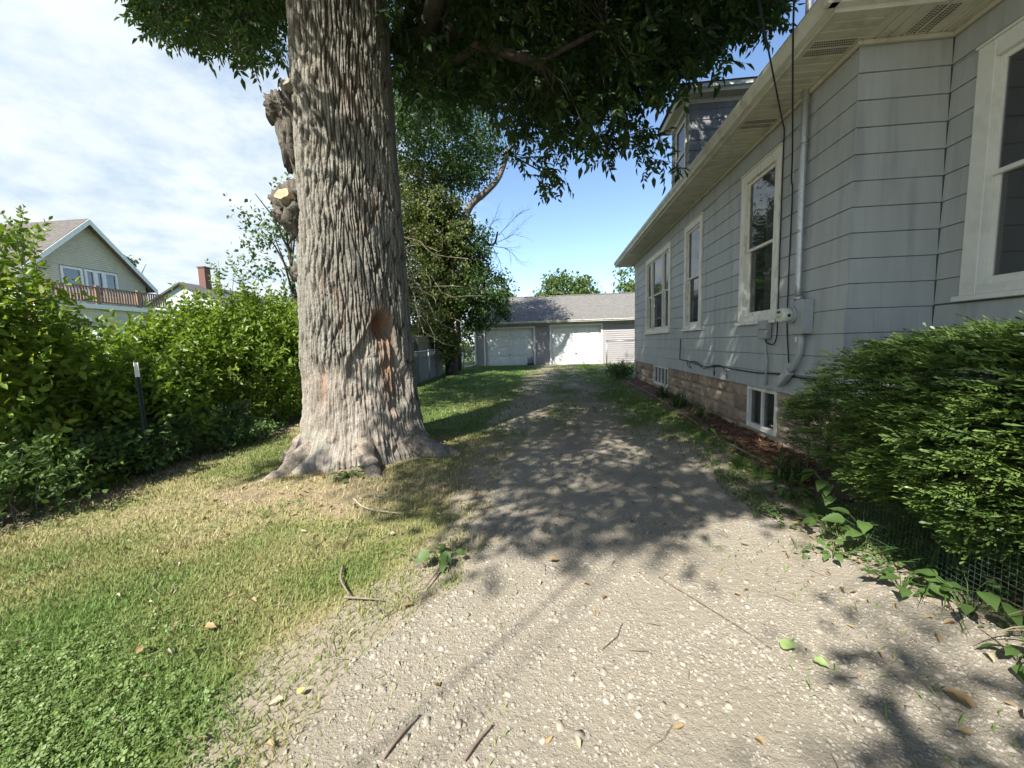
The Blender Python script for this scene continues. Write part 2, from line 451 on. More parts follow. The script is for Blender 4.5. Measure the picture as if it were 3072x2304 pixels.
M['yew'] = leafmat('yew_needle', (0.046, 0.090, 0.024), (0.090, 0.15, 0.036), trans=0.16, rough=0.4)
M['yewtip'] = leafmat('yew_young_needle', (0.10, 0.165, 0.038), (0.155, 0.23, 0.058), trans=0.22, rough=0.4)
M['yewcore'] = surf('yew_dark_core', (0.012, 0.015, 0.007), (0.03, 0.028, 0.014), scale=30, rough=1, bump=0.8, bdist=0.03)
M['vine'] = leafmat('vine_leaf', (0.06, 0.10, 0.026), (0.16, 0.20, 0.06), trans=0.32, c3=(0.20, 0.17, 0.08), c3p=0.07)
M['backleaf'] = leafmat('back_tree_leaf', (0.028, 0.062, 0.018), (0.065, 0.12, 0.03), trans=0.3)
M['farleaf'] = leafmat('far_tree_leaf', (0.07, 0.12, 0.035), (0.13, 0.19, 0.06), trans=0.3)
M['lily'] = leafmat('strap_leaf', (0.03, 0.07, 0.02), (0.07, 0.13, 0.03), trans=0.2)
M['straw'] = leafmat('dry_strap_leaf', (0.22, 0.18, 0.10), (0.36, 0.31, 0.20), trans=0.2)
M['deadleaf'] = leafmat('dead_leaf', (0.20, 0.13, 0.06), (0.38, 0.28, 0.15), trans=0.15, c3=(0.45, 0.40, 0.28), c3p=0.2)
M['yellowleaf'] = leafmat('yellow_leaf', (0.55, 0.48, 0.12), (0.62, 0.55, 0.2), trans=0.2)
M['greenleaf'] = leafmat('fallen_green_leaf', (0.22, 0.31, 0.11), (0.28, 0.37, 0.15), trans=0.2)
M['blossom'] = leafmat('white_blossom', (0.7, 0.68, 0.62), (0.8, 0.78, 0.74), trans=0.2)
M['mulch'] = surf('red_brown_mulch', (0.075, 0.04, 0.025), (0.15, 0.085, 0.055), scale=30, rough=0.95, bump=0.8, bdist=0.02)
M['chip'] = leafmat('mulch_chip', (0.09, 0.045, 0.028), (0.20, 0.115, 0.07), trans=0.0, rough=0.9, c3=(0.3, 0.22, 0.15), c3p=0.08)
M['canvas'] = surf('white_canvas', (0.68, 0.70, 0.72), (0.76, 0.78, 0.80), scale=6, rough=0.8, bump=0.1)
M['stone'] = surf('gravel_stone', (0.24, 0.215, 0.175), (0.33, 0.295, 0.245), scale=40, rough=0.85, bump=0.3, bdist=0.004, rnd=0.25)

def islandmat(name, cols, rough=0.85):
    """each loose piece picks one of several colours"""
    m, nt, out = mat_new(name)
    N = nt.nodes.new; L = nt.links.new
    geo = N('ShaderNodeNewGeometry'); cr = N('ShaderNodeValToRGB'); el = cr.color_ramp.elements
    while len(el) < len(cols): el.new(0.5)
    for i, (e, c) in enumerate(zip(el, cols)): e.position = i/(len(cols)-1); e.color = (*c, 1)
    L(geo.outputs['Random Per Island'], cr.inputs[0])
    no = N('ShaderNodeTexNoise'); no.inputs['Scale'].default_value = 60; L(geo.outputs['Position'], no.inputs['Vector'])
    mr = N('ShaderNodeMapRange'); mr.inputs[3].default_value = 0.75; mr.inputs[4].default_value = 1.25; L(no.outputs[0], mr.inputs[0])
    hs = N('ShaderNodeHueSaturation'); L(cr.outputs[0], hs.inputs['Color']); L(mr.outputs[0], hs.inputs['Value'])
    bs = N('ShaderNodeBsdfPrincipled'); bs.inputs['Roughness'].default_value = rough; bs.inputs['Specular IOR Level'].default_value = 0.3
    L(hs.outputs[0], bs.inputs['Base Color']); L(bs.outputs[0], out.inputs[0])
    return m
M['gravel'] = islandmat('loose_gravel', [(0.225, 0.20, 0.165), (0.295, 0.268, 0.222), (0.25, 0.227, 0.185), (0.33, 0.303, 0.258), (0.275, 0.265, 0.24), (0.20, 0.18, 0.148)])

def set_attr(me, name, vals):
    a = me.attributes.new(name, 'FLOAT', 'POINT')
    a.data.foreach_set('value', np.asarray(vals, np.float32))

# ------------------------------------------------------------------ ground, driveway, bed
def grid_mesh(name, xs, ys, zf, mat, smooth=True):
    X, Y = np.meshgrid(xs, ys)
    Z = zf(X, Y)
    V = np.stack([X, Y, Z], -1).reshape(-1, 3)
    ny, nx = X.shape
    i = (np.arange(ny-1)[:, None]*nx + np.arange(nx-1)[None, :]).ravel()
    F = np.stack([i, i+1, i+1+nx, i+nx], -1)
    return mesh_np(name, V, F, mat, smooth), V

def drive_left(y):
    return np.interp(y, [-6, 0.8, 1.15, 1.6, 2.2, 2.9, 4, 6.3, 10, 17, 22.5], [-0.9, -0.95, -0.98, -1.0, -0.78, -0.55, -0.55, -0.75, -1.0, -1.1, -1.2])
def drive_right(y):
    return np.interp(y, [-6, 0, 1.6, 2.0, 2.8, 3.8, 6, 9, 15, 22.5], [2.1, 2.1, 2.0, 1.9, 1.78, 1.75, 1.65, 1.4, 1.25, 1.4])

def drive_w(x, y):
    """1 inside the drive, fading with a ragged edge"""
    n = 0.75*(fbm(x*2.3, y*1.6, 4, 31)-0.5) + 0.35*(fbm(x*9, y*7, 3, 32)-0.5)
    l = drive_left(y)+n; r = drive_right(y)+n*0.8
    f_ = 0.45*sstep(4, 8, y)
    return sstep(l-0.12-f_, l+0.22+f_, x)*(1-sstep(r-0.25-f_, r+0.15+f_, x))

def edge_zone(x, y):
    """1 beside the drive's left edge, where lawn and gravel run into each other"""
    n = 0.5*(fbm(x*1.7+5, y*1.7, 3, 37)-0.5)
    l = drive_left(y)+n
    return sstep(l-0.75, l-0.05, x)*(1-sstep(5, 8, y))*(x < 0.3)
def dryness(x, y):
    """0 lush lawn .. 1 straw / bare earth"""
    lush = sstep(0.35, 0.62, fbm(x*0.55+3, y*0.55, 3, 77))
    d = 0.52 - 0.36*lush
    d = d - 0.55*np.exp(-(((x+2.6)/1.3)**2 + ((y-1.2)/0.75)**2))          # clover near the camera's left
    d = d + 0.35*np.exp(-(((x+2.4)/1.3)**2 + ((y-3.7)/0.8)**2))           # bare, littered earth before the trunk
    d = d + 0.38*edge_zone(x, y)
    d = d - 0.35*sstep(5.5, 7.5, y)*(1-sstep(-1.2, -0.6, x)) - 0.22*sstep(17, 20, y) - 0.2*sstep(9, 12, y)
    d = d - 0.25*sstep(1.2, 1.9, x)*(1-sstep(9, 12, y))
    d = d + 0.4*sstep(-4.1, -5.0, x)*(1-sstep(10, 12, y))
    return np.clip(d + 0.5*(fbm(x*3.1, y*3.1, 3, 41)-0.5), 0, 1)

def grit(x, y):
    n = 0.5*(fbm(x*1.9, y*1.9, 4, 131)-0.5)
    l = drive_left(y)+n; r = drive_right(y)+n
    return sstep(l-0.75, l+0.1, x)*(1-sstep(r-0.1, r+0.6, x))*(1-0.6*sstep(6, 10, y))
M['ground'] = attrmat('lawn_soil', 'dry', [(0.0, (0.075, 0.11, 0.025)), (0.35, (0.14, 0.15, 0.05)), (0.6, (0.235, 0.205, 0.105)), (0.85, (0.25, 0.20, 0.125)), (1.0, (0.14, 0.105, 0.07))], scale=26, bump=0.7, bdist=0.02, jitter=0.2, attr2='grit', col2=((0.20, 0.17, 0.125), (0.33, 0.29, 0.225)))
M['drive'] = attrmat('packed_gravel', 'wear', [(0.0, (0.315, 0.28, 0.222)), (0.35, (0.28, 0.247, 0.192)), (0.62, (0.235, 0.20, 0.145)), (0.8, (0.15, 0.14, 0.07)), (1.0, (0.09, 0.115, 0.04))], scale=34, bump=1.0, bdist=0.025, jitter=0.22)

def axis(parts):
    out = []
    for a, b, st in parts: out += list(np.arange(a, b, st))
    return np.array(out + [parts[-1][1]])
gx = axis([(-600, -60, 60), (-60, -12, 4), (-12, -6, 0.5), (-6, 3.2, 0.08), (3.2, 12, 0.8), (12, 60, 6), (60, 600, 60)])
gy = axis([(-300, -30, 30), (-30, -2, 2), (-2, 7, 0.08), (7, 24, 0.25), (24, 60, 3), (60, 900, 60)])
me, V = grid_mesh('ground', gx, gy, ground_z, M['ground'])
set_attr(me, 'dry', dryness(V[:, 0], V[:, 1])); set_attr(me, 'grit', grit(V[:, 0], V[:, 1]))
ground = link('ground', me, kind='structure')

dx = np.linspace(-1.9, 2.4, 87); dy = axis([(-5, 7, 0.06), (7, 22.2, 0.15)])
def drive_z(x, y):
    w = drive_w(x, y)
    return ground_z(x, y) - 0.045 + 0.055*sstep(0.05, 0.55, w) + 0.012*(fbm(x*9, y*9, 3, 12)-0.5)*w
def drive_w_soft(x, y): return drive_w(x, y)
me, V = grid_mesh('driveway', dx, dy, drive_z, M['drive'])
wear = 0.10 + 0.5*sstep(4.5, 10, V[:, 1]) + 0.22*np.exp(-((V[:, 0]-0.25)/0.4)**2)*sstep(3, 6, V[:, 1]) + 0.3*(1-drive_w(V[:, 0], V[:, 1])) + 1.0*(fbm(V[:, 0]*1.6, V[:, 1]*0.9, 4, 91)-0.5)*sstep(2.5, 6, V[:, 1])
set_attr(me, 'wear', np.clip(wear, 0, 1))
driveway = link('driveway', me, kind='structure')

bx_ = np.linspace(2.02, 2.74, 19); by_ = axis([(3.3, 13.4, 0.12)])
def bed_z(x, y): return ground_z(x, y) + 0.004 + 0.025*(fbm(x*6, y*6, 2, 3)-0.2)*sstep(2.05, 2.25, x) - 0.05*(1-sstep(2.02, 2.2, x))
me, V = grid_mesh('garden_bed', bx_, by_, bed_z, M['mulch'])
garden_bed = link('garden_bed', me, kind='structure')

# ------------------------------------------------------------------ building helpers
def subtract(rect, holes):
    """rect (a0,a1,z0,z1) minus axis-aligned holes -> list of rects"""
    out = [rect]
    for h in holes:
        nxt = []
        for (a0, a1, z0, z1) in out:
            b0, b1, c0, c1 = h
            if b0 >= a1 or b1 <= a0 or c0 >= z1 or c1 <= z0: nxt.append((a0, a1, z0, z1)); continue
            if z0 < c0: nxt.append((a0, a1, z0, c0))
            if z1 > c1: nxt.append((a0, a1, c1, z1))
            zz0, zz1 = max(z0, c0), min(z1, c1)
            if a0 < b0: nxt.append((a0, b0, zz0, zz1))
            if a1 > b1: nxt.append((b1, a1, zz0, zz1))
        out = nxt
    return [r for r in out if r[1]-r[0] > 0.012 and r[3]-r[2] > 0.012]

def facing_mx(x):
    return lambda a, d, z: (x-d, a, z)          # wall whose outside looks to -X, runs along Y
def facing_my(y):
    return lambda a, d, z: (a, y-d, z)          # outside looks to -Y, runs along X
def facing_px(x):
    return lambda a, d, z: (x+d, a, z)
def mbox(mb, mp, a0, a1, d0, d1, z0, z1, d0t=None, d1t=None):
    d0t = d0 if d0t is None else d0t; d1t = d1 if d1t is None else d1t
    mb.hexa([mp(a0, d0, z0), mp(a1, d0, z0), mp(a1, d1, z0), mp(a0, d1, z0), mp(a0, d0t, z1), mp(a1, d0t, z1), mp(a1, d1t, z1), mp(a0, d1t, z1)])
    return mb
def fix_normals(o):
    import bmesh
    bm = bmesh.new(); bm.from_mesh(o.data); bmesh.ops.recalc_face_normals(bm, faces=bm.faces); bm.to_mesh(o.data); bm.free()
    return o

def backing(name, mp, a0, a1, z0, z1, holes, mat, parent, d0=-0.12, d1=0.0):
    mb = MB()
    for r in subtract((a0, a1, z0, z1), holes): mbox(mb, mp, r[0], r[1], d0, d1, r[2], r[3])
    return fix_normals(mb.build(name, mat, parent))

def course_wall(piece, mp, a0, a1, z0, z1, n, width, holes, mat, parent, proud=0.014, gap=0.006, jit=0.0):
    h = (z1-z0)/n
    for k in range(n):
        off = (width*0.5 if k % 2 else 0.06) + random.uniform(-.06, .06)
        a = a0 - off
        while a < a1-1e-6:
            b = a+width
            if a < a0: a = a0
            if b-a < 0.08: b += width
            if a1-b < 0.08: b = a1
            zb = z0+k*h+random.uniform(-jit, jit)
            for r in subtract((a, min(b, a1), zb, z0+(k+1)*h-gap), holes):
                pr = proud + random.uniform(-.0015, .0015)
                mb = MB(); mbox(mb, mp, r[0]+0.0005, r[1]-0.0005, 0.0, pr, r[2], r[3], 0.0, 0.004)
                c = mp((r[0]+r[1])/2, 0, (r[2]+r[3])/2)
                fix_normals(mb.build(piece, mat, parent, loc=c))
            a = b

def lap_siding(name, mp, a0, a1, z0, z1, h, holes, mat, parent, proud=0.012, gable=None):
    """far lap siding: every course real, joined into one part"""
    mb = MB(); z = z0
    while z < z1-0.01:
        zt = min(z+h, z1)
        aa0, aa1 = a0, a1
        if gable: aa0, aa1 = gable(z+h*0.5)
        if aa1-aa0 > 0.05:
            for r in subtract((aa0, aa1, z, zt), holes):
                mbox(mb, mp, r[0], r[1], -0.02, proud, r[2], r[3]-0.003, -0.02, 0.0)
        z = zt
    return fix_normals(mb.build(name, mat, parent, kind='stuff'))

def rock_block(L, H, seed):
    """rock-faced block: bulged chipped front, flat margin; local x = along, y = out, z = up"""
    r = np.random.default_rng(seed)
    nx, nz = 7, 4
    V = []; F = []
    for j in range(nz+1):
        for i in range(nx+1):
            s, t = i/nx, j/nz
            e = min(s, 1-s)*L; f = min(t, 1-t)*H
            edge = min(1, min(e, f)/0.035)
            d = 0.004 + edge*(0.010 + 0.022*r.random())
            V.append((s*L, d, t*H))
    W = nx+1
    for j in range(nz):
        for i in range(nx): F.append((j*W+i, j*W+i+1, (j+1)*W+i+1, (j+1)*W+i))
    b = len(V)
    V += [(0, -0.1, 0), (L, -0.1, 0), (L, -0.1, H), (0, -0.1, H)]
    F.append((b, b+1, *[i for i in range(nx, -1, -1)]))
    F.append((b+2, b+3, *[nz*W+i for i in range(nx+1)]))
    F.append((b+3, b, *[j*W for j in range(nz+1)]))
    F.append((b+1, b+2, *[j*W+nx for j in range(nz, -1, -1)]))
    me = bpy.data.meshes.new('block'); me.from_pydata(V, [], F); me.materials.append(M['block']); me.update()
    return me

def window(name, mp, a0, a1, z0, z1, parent, cols=1, casing=0.10, sill=True, split=0.5, curtain=True, mull=0.05, clean=False, label=None):
    tm = M['cleantrim'] if clean else M['trim']
    mb = MB()
    mbox(mb, mp, a0, a0+casing, -0.06, 0.032, z0, z1)
    mbox(mb, mp, a1-casing, a1, -0.06, 0.032, z0, z1)
    mbox(mb, mp, a0+casing, a1-casing, -0.06, 0.030, z1-casing, z1)
    mbox(mb, mp, a0-0.012, a1+0.012, -0.02, 0.046, z1+0.001, z1+0.022)
    mbox(mb, mp, a0+casing, a1-casing, -0.06, 0.028, z0, z0+casing*0.55)
    w = fix_normals(mb.build(name, tm, parent, bevel=0.004, label=label))
    if sill:
        mb = MB(); mbox(mb, mp, a0-0.03, a1+0.03, -0.03, 0.065, z0-0.045, z0-0.002, -0.03, 0.058)
        fix_normals(mb.build('sill', tm, w, bevel=0.004))
    ia0, ia1, iz0, iz1 = a0+casing, a1-casing, z0+casing*0.55, z1-casing
    edges = [ia0, ia1] if cols == 1 else [ia0, ia0+(ia1-ia0)*0.25, ia0+(ia1-ia0)*0.75, ia1]
    for k in range(len(edges)-1):
        b0, b1 = edges[k]+(mull if k else 0), edges[k+1]-(0 if k == len(edges)-2 else 0)
        if k:
            mb = MB(); mbox(mb, mp, edges[k], edges[k]+mull, -0.05, 0.02, iz0, iz1); fix_normals(mb.build('mullion', tm, w))
        zm = iz0 + (iz1-iz0)*split
        for up, (s0, s1, d) in enumerate([(iz0, zm+0.02, -0.038), (zm-0.02, iz1, -0.008)]):
            st = 0.042
            mb = MB()
            mbox(mb, mp, b0, b0+st, d-0.03, d, s0, s1); mbox(mb, mp, b1-st, b1, d-0.03, d, s0, s1)
            mbox(mb, mp, b0+st, b1-st, d-0.03, d-0.001, s0, s0+(0.065 if not up else 0.036)); mbox(mb, mp, b0+st, b1-st, d-0.03, d-0.001, s1-0.04, s1)
            fix_normals(mb.build('sash', tm, w, bevel=0.003))
            mb = MB(); mbox(mb, mp, b0+st-0.004, b1-st+0.004, d-0.019, d-0.014, s0+0.03, s1-0.03)
            fix_normals(mb.build('pane', M['glass'], w))
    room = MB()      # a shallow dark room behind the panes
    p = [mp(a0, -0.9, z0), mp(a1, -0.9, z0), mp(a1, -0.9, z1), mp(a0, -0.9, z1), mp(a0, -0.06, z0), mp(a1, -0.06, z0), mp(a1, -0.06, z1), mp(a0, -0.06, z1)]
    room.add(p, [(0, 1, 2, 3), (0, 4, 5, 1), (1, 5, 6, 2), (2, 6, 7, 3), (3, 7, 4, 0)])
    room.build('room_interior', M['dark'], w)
    if curtain:
        for (c0, c1) in ([(ia0+0.01, ia0+(ia1-ia0)*0.24), (ia0+(ia1-ia0)*0.5, ia0+(ia1-ia0)*0.72)] if cols == 1 else [(ia0+(ia1-ia0)*0.36, ia0+(ia1-ia0)*0.5)]):
            n = 18; vs = []; fs = []
            for i in range(n+1):
                a = c0+(c1-c0)*i/n; d = -0.16 + 0.018*math.sin(i*1.9) + 0.008*math.sin(i*0.7)
                vs += [mp(a, d, iz0), mp(a, d, iz1)]
                if i: fs.append((2*i-2, 2*i, 2*i+1, 2*i-1))
            MB().add(vs, fs, True).build('curtain', M['curtain'], w)
    return w

# ------------------------------------------------------------------ the grey house on the right
XW, YC, YE, XN = 2.7, 3.99, 13.4, 3.43
ZF, ZT, ZS = 0.81, 3.93, 3.95
house = thing('grey_house', 'low grey shingle-sided house with white windows along the gravel drive', 'house', (6, 8, 0))
house.matrix_world = Matrix.Translation((0, 0, 0))
house.location = (0, 0, 0)
mp_main, mp_mid, mp_near = facing_mx(XW), facing_my(YC), facing_mx(XN)
WINS = [(9.46, 11.81, 1.655, 3.65), (7.56, 8.50, 1.655, 3.65), (5.11, 6.08, 1.665, 3.65)]
BW = [(5.09, 5.82, 0.22, 0.785), (9.67, 11.0, 0.30, 0.79)]
NEARW = (2.45, 3.745, 1.745, 3.66)
holes = [(a, b, c-0.045, d+0.02) for a, b, c, d in WINS]
wall = backing('wall', mp_main, YC, YE, ZF, ZT+0.02, [(a+0.03, b-0.03, c+0.02, d-0.03) for a, b, c, d in WINS], M['wallback'], house)
course_wall('siding_shingle', mp_main, YC-0.013, YE, ZF-0.015, ZT, 14, 0.61, holes, M['siding'], wall, jit=0.0018)
wall2 = backing('wall', mp_mid, XW+0.005, XN, ZF, ZT+0.02, [], M['wallback'], house)
course_wall('siding_shingle', mp_mid, XW-0.013, XN-0.014, ZF-0.015, ZT, 14, 0.37, [], M['siding'], wall2)
wall3 = backing('wall', mp_near, -3.5, YC, ZF, ZT+0.02, [(NEARW[0]+0.03, NEARW[1]-0.03, NEARW[2]+0.02, NEARW[3]-0.03)], M['wallback'], house)
course_wall('siding_shingle', mp_near, 1.2, YC-0.014, ZF-0.015, ZT, 14, 0.62, [(NEARW[0], NEARW[1], NEARW[2]-0.045, NEARW[3]+0.02)], M['siding'], wall3)
# closing walls the photograph does not show
mb = MB(); mb.box(XW+0.12, 11.0, YE-0.12, YE-0.001, 0, ZT); mb.box(10.9, 11.0, -3.5, YE-0.13, 0, ZT); mb.box(XN+0.13, 10.89, -3.5, -3.4, 0, ZT)
mb.build('rear_wall', M['siding'], house)

window('window', mp_main, *WINS[0], house, cols=3, casing=0.12)
window('window', mp_main, *WINS[1], house, casing=0.11)
window('window', mp_main, *WINS[2], house, casing=0.115, label='tall white window with peeling paint nearest the meter')
window('window', mp_near, *NEARW, house, casing=0.13, clean=True)

# foundation of rock-faced blocks
FD = 0.03
mpf = facing_mx(XW+FD); mpf2 = facing_my(YC+FD); mpf3 = facing_mx(XN+FD)
found = backing('foundation', mpf, YC+FD, YE-0.02, -0.3, ZF-0.02, [(a, b, c, d) for a, b, c, d in BW], M['mortar'], house, d0=-0.25, d1=-0.006)
BL, BH = 0.41, 0.2025
blocks = [rock_block(BL-0.012, BH-0.012, s) for s in range(8)]
partial = {}
def lay_blocks(mp, a0, a1, holes, rot):
    for k in range(4):
        z = ZF-0.015-(k+1)*BH
        a = a0 - (BL/2 if k % 2 else 0)
        while a < a1-0.02:
            for r in subtract((max(a, a0), min(a+BL, a1), z, z+BH), holes):
                Lr, Hr = r[1]-r[0], r[3]-r[2]
                if Lr < 0.05 or Hr < 0.04: continue
                if abs(Lr-BL) < 1e-3 and abs(Hr-BH) < 1e-3: me = blocks[random.randrange(8)]
                else:
                    key = (round(Lr, 2), round(Hr, 2))
                    if key not in partial: partial[key] = rock_block(Lr-0.012, Hr-0.012, len(partial)+50)
                    me = partial[key]
                o = link('block', me, found)
                if rot == 'mx':       # outside looks to -X: local x -> -Y so that local y -> -X
                    o.location = mp(r[1]-0.006, 0, r[2]+0.006); o.rotation_euler = (0, 0, R(-90)); o.scale = (1, -1, 1)
                    o.rotation_euler = (0, 0, R(90)); o.scale = (1, 1, 1); o.location = mp(r[0]+0.006, 0, r[2]+0.006)
                else:
                    o.location = mp(r[1]-0.006, 0, r[2]+0.006); o.rotation_euler = (0, 0, R(180))
            a += BL
lay_blocks(mpf, YC+FD-0.02, YE-0.02, BW, 'mx')
lay_blocks(mpf2, XW+FD, XN, [], 'my')
backing('foundation', mpf3, -3.4, YC, -0.3, ZF-0.02, [], M['block'], house, d0=-0.25, d1=0.0)
mb = MB(); mb.box(XW+FD+0.01, XN+0.02, YC+FD+0.006, YC+FD+0.2, -0.3, ZF-0.02); mb.build('foundation', M['mortar'], house)
box('corner_board', M['trim'], house, (XW-0.02, XW+0.06, YE-0.015, YE+0.012, 0.35, ZF-0.016))

def basement_window(a0, a1, z0, z1, bars):
    mb = MB(); c = 0.045
    for (b0, b1, y0, y1) in [(a0, a0+c, z0, z1), (a1-c, a1, z0, z1), (a0+c, a1-c, z1-c, z1), (a0+c, a1-c, z0, z0+c+0.015)]:
        mbox(mb, mpf, b0, b1, -0.05, 0.022, y0, y1)
    w = fix_normals(mb.build('basement_window', M['trim'], house, bevel=0.003))
    for k in range(1, bars+1):
        a = a0+c+(a1-a0-2*c)*k/(bars+1)
        mb = MB(); mbox(mb, mpf, a-0.016, a+0.016, -0.045, 0.008, z0+c+0.015, z1-c); fix_normals(mb.build('mullion', M['trim'], w))
    mb = MB(); mbox(mb, mpf, a0+c, a1-c, -0.028, -0.022, z0+c, z1-c); fix_normals(mb.build('pane', M['glass'], w))
    room = MB(); p = [mpf(a0, -0.8, z0), mpf(a1, -0.8, z0), mpf(a1, -0.8, z1), mpf(a0, -0.8, z1), mpf(a0, -0.05, z0), mpf(a1, -0.05, z0), mpf(a1, -0.05, z1), mpf(a0, -0.05, z1)]
    room.add(p, [(0, 1, 2, 3), (0, 4, 5, 1), (1, 5, 6, 2), (2, 6, 7, 3), (3, 7, 4, 0)]); room.build('room_interior', M['dark'], w)
    mb = MB(); mbox(mb, mpf, a0+0.06+(a1-a0)*0.52, a1-0.05, -0.12, -0.11, z0+0.06, z1-0.06); fix_normals(mb.build('blind', M['curtain'], w))
basement_window(*BW[0], 1)
basement_window(*BW[1], 3)

# eaves: soffit panels, frieze, fascia, gutters, roof
EX, EYN, EYF, NX2 = 2.235, 3.60, 14.12, 3.02
y = EYN
M['vent'] = surf('perforated_soffit', (0.46, 0.45, 0.38), (0.56, 0.55, 0.47), scale=5, rough=0.6, bump=0.2, rnd=0.05)
k = 0
soff = box('soffit', M['wallback'], house, (EX+0.01, XW, EYN+0.02, EYF-0.02, ZS+0.02, ZS+0.04))
mb = MB(); mb.box(EX+0.012, XN-0.001, EYN+0.022, YC-0.001, ZS+0.041, ZS+0.06); mb.box(NX2+0.022, XN-0.001, -3.4, EYN+0.02, ZS+0.041, ZS+0.06); mb.build('eave_light_stop', M['wallback'], house)  # solid sheet added above the soffit to stop light leaking through
def soffit_panel(b, along, vented):
    """ribbed aluminium panel; vented ones carry rows of slots"""
    x0, x1, y0, y1 = b; mb = MB()
    n = 3
    for i in range(n):
        if along == 'x':       # ribs run along X
            c0 = y0+(y1-y0)*i/n; c1 = y0+(y1-y0)*(i+1)/n
            mb.prism([(c0+0.004, ZS+0.012), (c0+0.012, ZS), (c1-0.012, ZS), (c1-0.004, ZS+0.012), (c1-0.004, ZS+0.018), (c0+0.004, ZS+0.018)], 0, x0, x1)
        else:
            c0 = x0+(x1-x0)*i/n; c1 = x0+(x1-x0)*(i+1)/n
            mb.prism([(c0+0.004, ZS+0.012), (c0+0.012, ZS), (c1-0.012, ZS), (c1-0.004, ZS+0.012), (c1-0.004, ZS+0.018), (c0+0.004, ZS+0.018)], 1, y0, y1)
    p = fix_normals(mb.build('soffit_panel', M['soffit'], soff))
    if vented:
        mb = MB()
        for i in range(n-1):
            if along == 'x':
                cy = y0+(y1-y0)*(i+0.5)/n
                x = x0+0.05
                while x < x1-0.05:
                    for dyy in (-0.028, 0, 0.028): mb.box(x, x+0.009, cy+dyy-0.009, cy+dyy+0.009, ZS-0.0012, ZS+0.0006)
                    x += 0.018
            else:
                cx = x0+(x1-x0)*(i+0.5)/n
                yy = y0+0.04
                while yy < y1-0.04:
                    for dxx in (-0.028, 0, 0.028): mb.box(cx+dxx-0.009, cx+dxx+0.009, yy, yy+0.009, ZS-0.0012, ZS+0.0006)
                    yy += 0.018
        mb.build('vent_slots', M['dark'], p, kind='stuff')
while y < EYF-0.1:
    soffit_panel((EX+0.004, XW-0.02, y, min(y+0.305, EYF)), 'x', k in (1, 5))
    y += 0.305; k += 1
x = XW-0.02; k = 0
while x < XN-0.06:
    soffit_panel((x, min(x+0.30, XN-0.02), EYN+0.004, YC-0.03), 'y', k == 1); x += 0.30; k += 1
y = 0.6; k = 0
while y < EYN-0.05:
    soffit_panel((NX2+0.004, XN-0.02, y, y+0.30), 'x', k in (8, 9)); y += 0.30; k += 1
mb = MB(); mb.box(XW-0.05, XW-0.012, YC-0.05, YE+0.02, ZT-0.015, ZS-0.001); mb.box(XW-0.011, XN-0.05, YC-0.05, YC-0.013, ZT-0.015, ZS-0.001); mb.box(XN-0.05, XN-0.013, 0.5, YC-0.014, ZT-0.015, ZS-0.001)
mb.build('frieze_board', M['soffit'], house, bevel=0.006)
fa = MB(); fa.box(EX, EX+0.02, EYN, EYF, ZS-0.005, ZS+0.16); fa.box(EX+0.021, NX2, EYN, EYN+0.02, ZS-0.005, ZS+0.16); fa.box(NX2, NX2+0.02, -3.5, EYN-0.001, ZS-0.005, ZS+0.16)
fa.box(EX+0.021, XW+0.3, EYF-0.02, EYF, ZS-0.004, ZS+0.3)
fa.build('fascia', M['soffit'], house)
def gutter_profile(s=1):    # K-style, offsets out from the fascia
    return [(0, 0.0), (-0.055*s, 0.0), (-0.062*s, 0.03), (-0.085*s, 0.06), (-0.098*s, 0.075), (-0.098*s, 0.112), (-0.09*s, 0.112), (-0.09*s, 0.08), (-0.008*s, 0.02), (0, 0.112)]
g = MB(); g.prism([(EX-0.001+a, ZS+0.03+b) for a, b in gutter_profile()], 1, EYN-0.095, EYF)
g.build('gutter', M['gutter'], house)
g = MB(); g.prism([(EYN-0.001+a, ZS+0.03+b) for a, b in gutter_profile()], 0, EX-0.09, NX2-0.1)
g.box(EX-0.0985, EX-0.002, EYN-0.0985, EYN-0.002, ZS+0.085, ZS+0.1425)
g.build('gutter', M['gutter'], house)
SLOPE = 0.52
def roof_slab(mb, xe, y0, y1, ze, xr=7.0, t=0.07):
    zr = ze+(xr-xe)*SLOPE
    mb.prism([(xe, ze), (xr, zr), (xr, zr-t), (xe+0.01, ze-t)], 1, y0, y1)
    mb.prism([(14-xe, ze), (14-xe-0.01, ze-t), (xr+0.001, zr-t), (xr+0.001, zr)], 1, y0, y1)
mb = MB(); roof_slab(mb, EX-0.05, EYN-0.03, EYF+0.03, 4.16); roof_slab(mb, NX2-0.05, -4.0, EYN-0.04, 4.16+0.0)
roof = fix_normals(mb.build('roof', M['shingle'], house))
mb = MB(); mb.prism([(XW, ZT+0.03), (11.0, ZT+0.03), (7.0, 4.0+(7-EX)*SLOPE)], 1, YE-0.1, YE); mb.prism([(XN, ZT+0.03), (11.0, ZT+0.03), (7.0, 4.0+(7-NX2)*SLOPE)], 1, -3.5, -3.4)
mb.build('gable_wall', M['siding'], house)

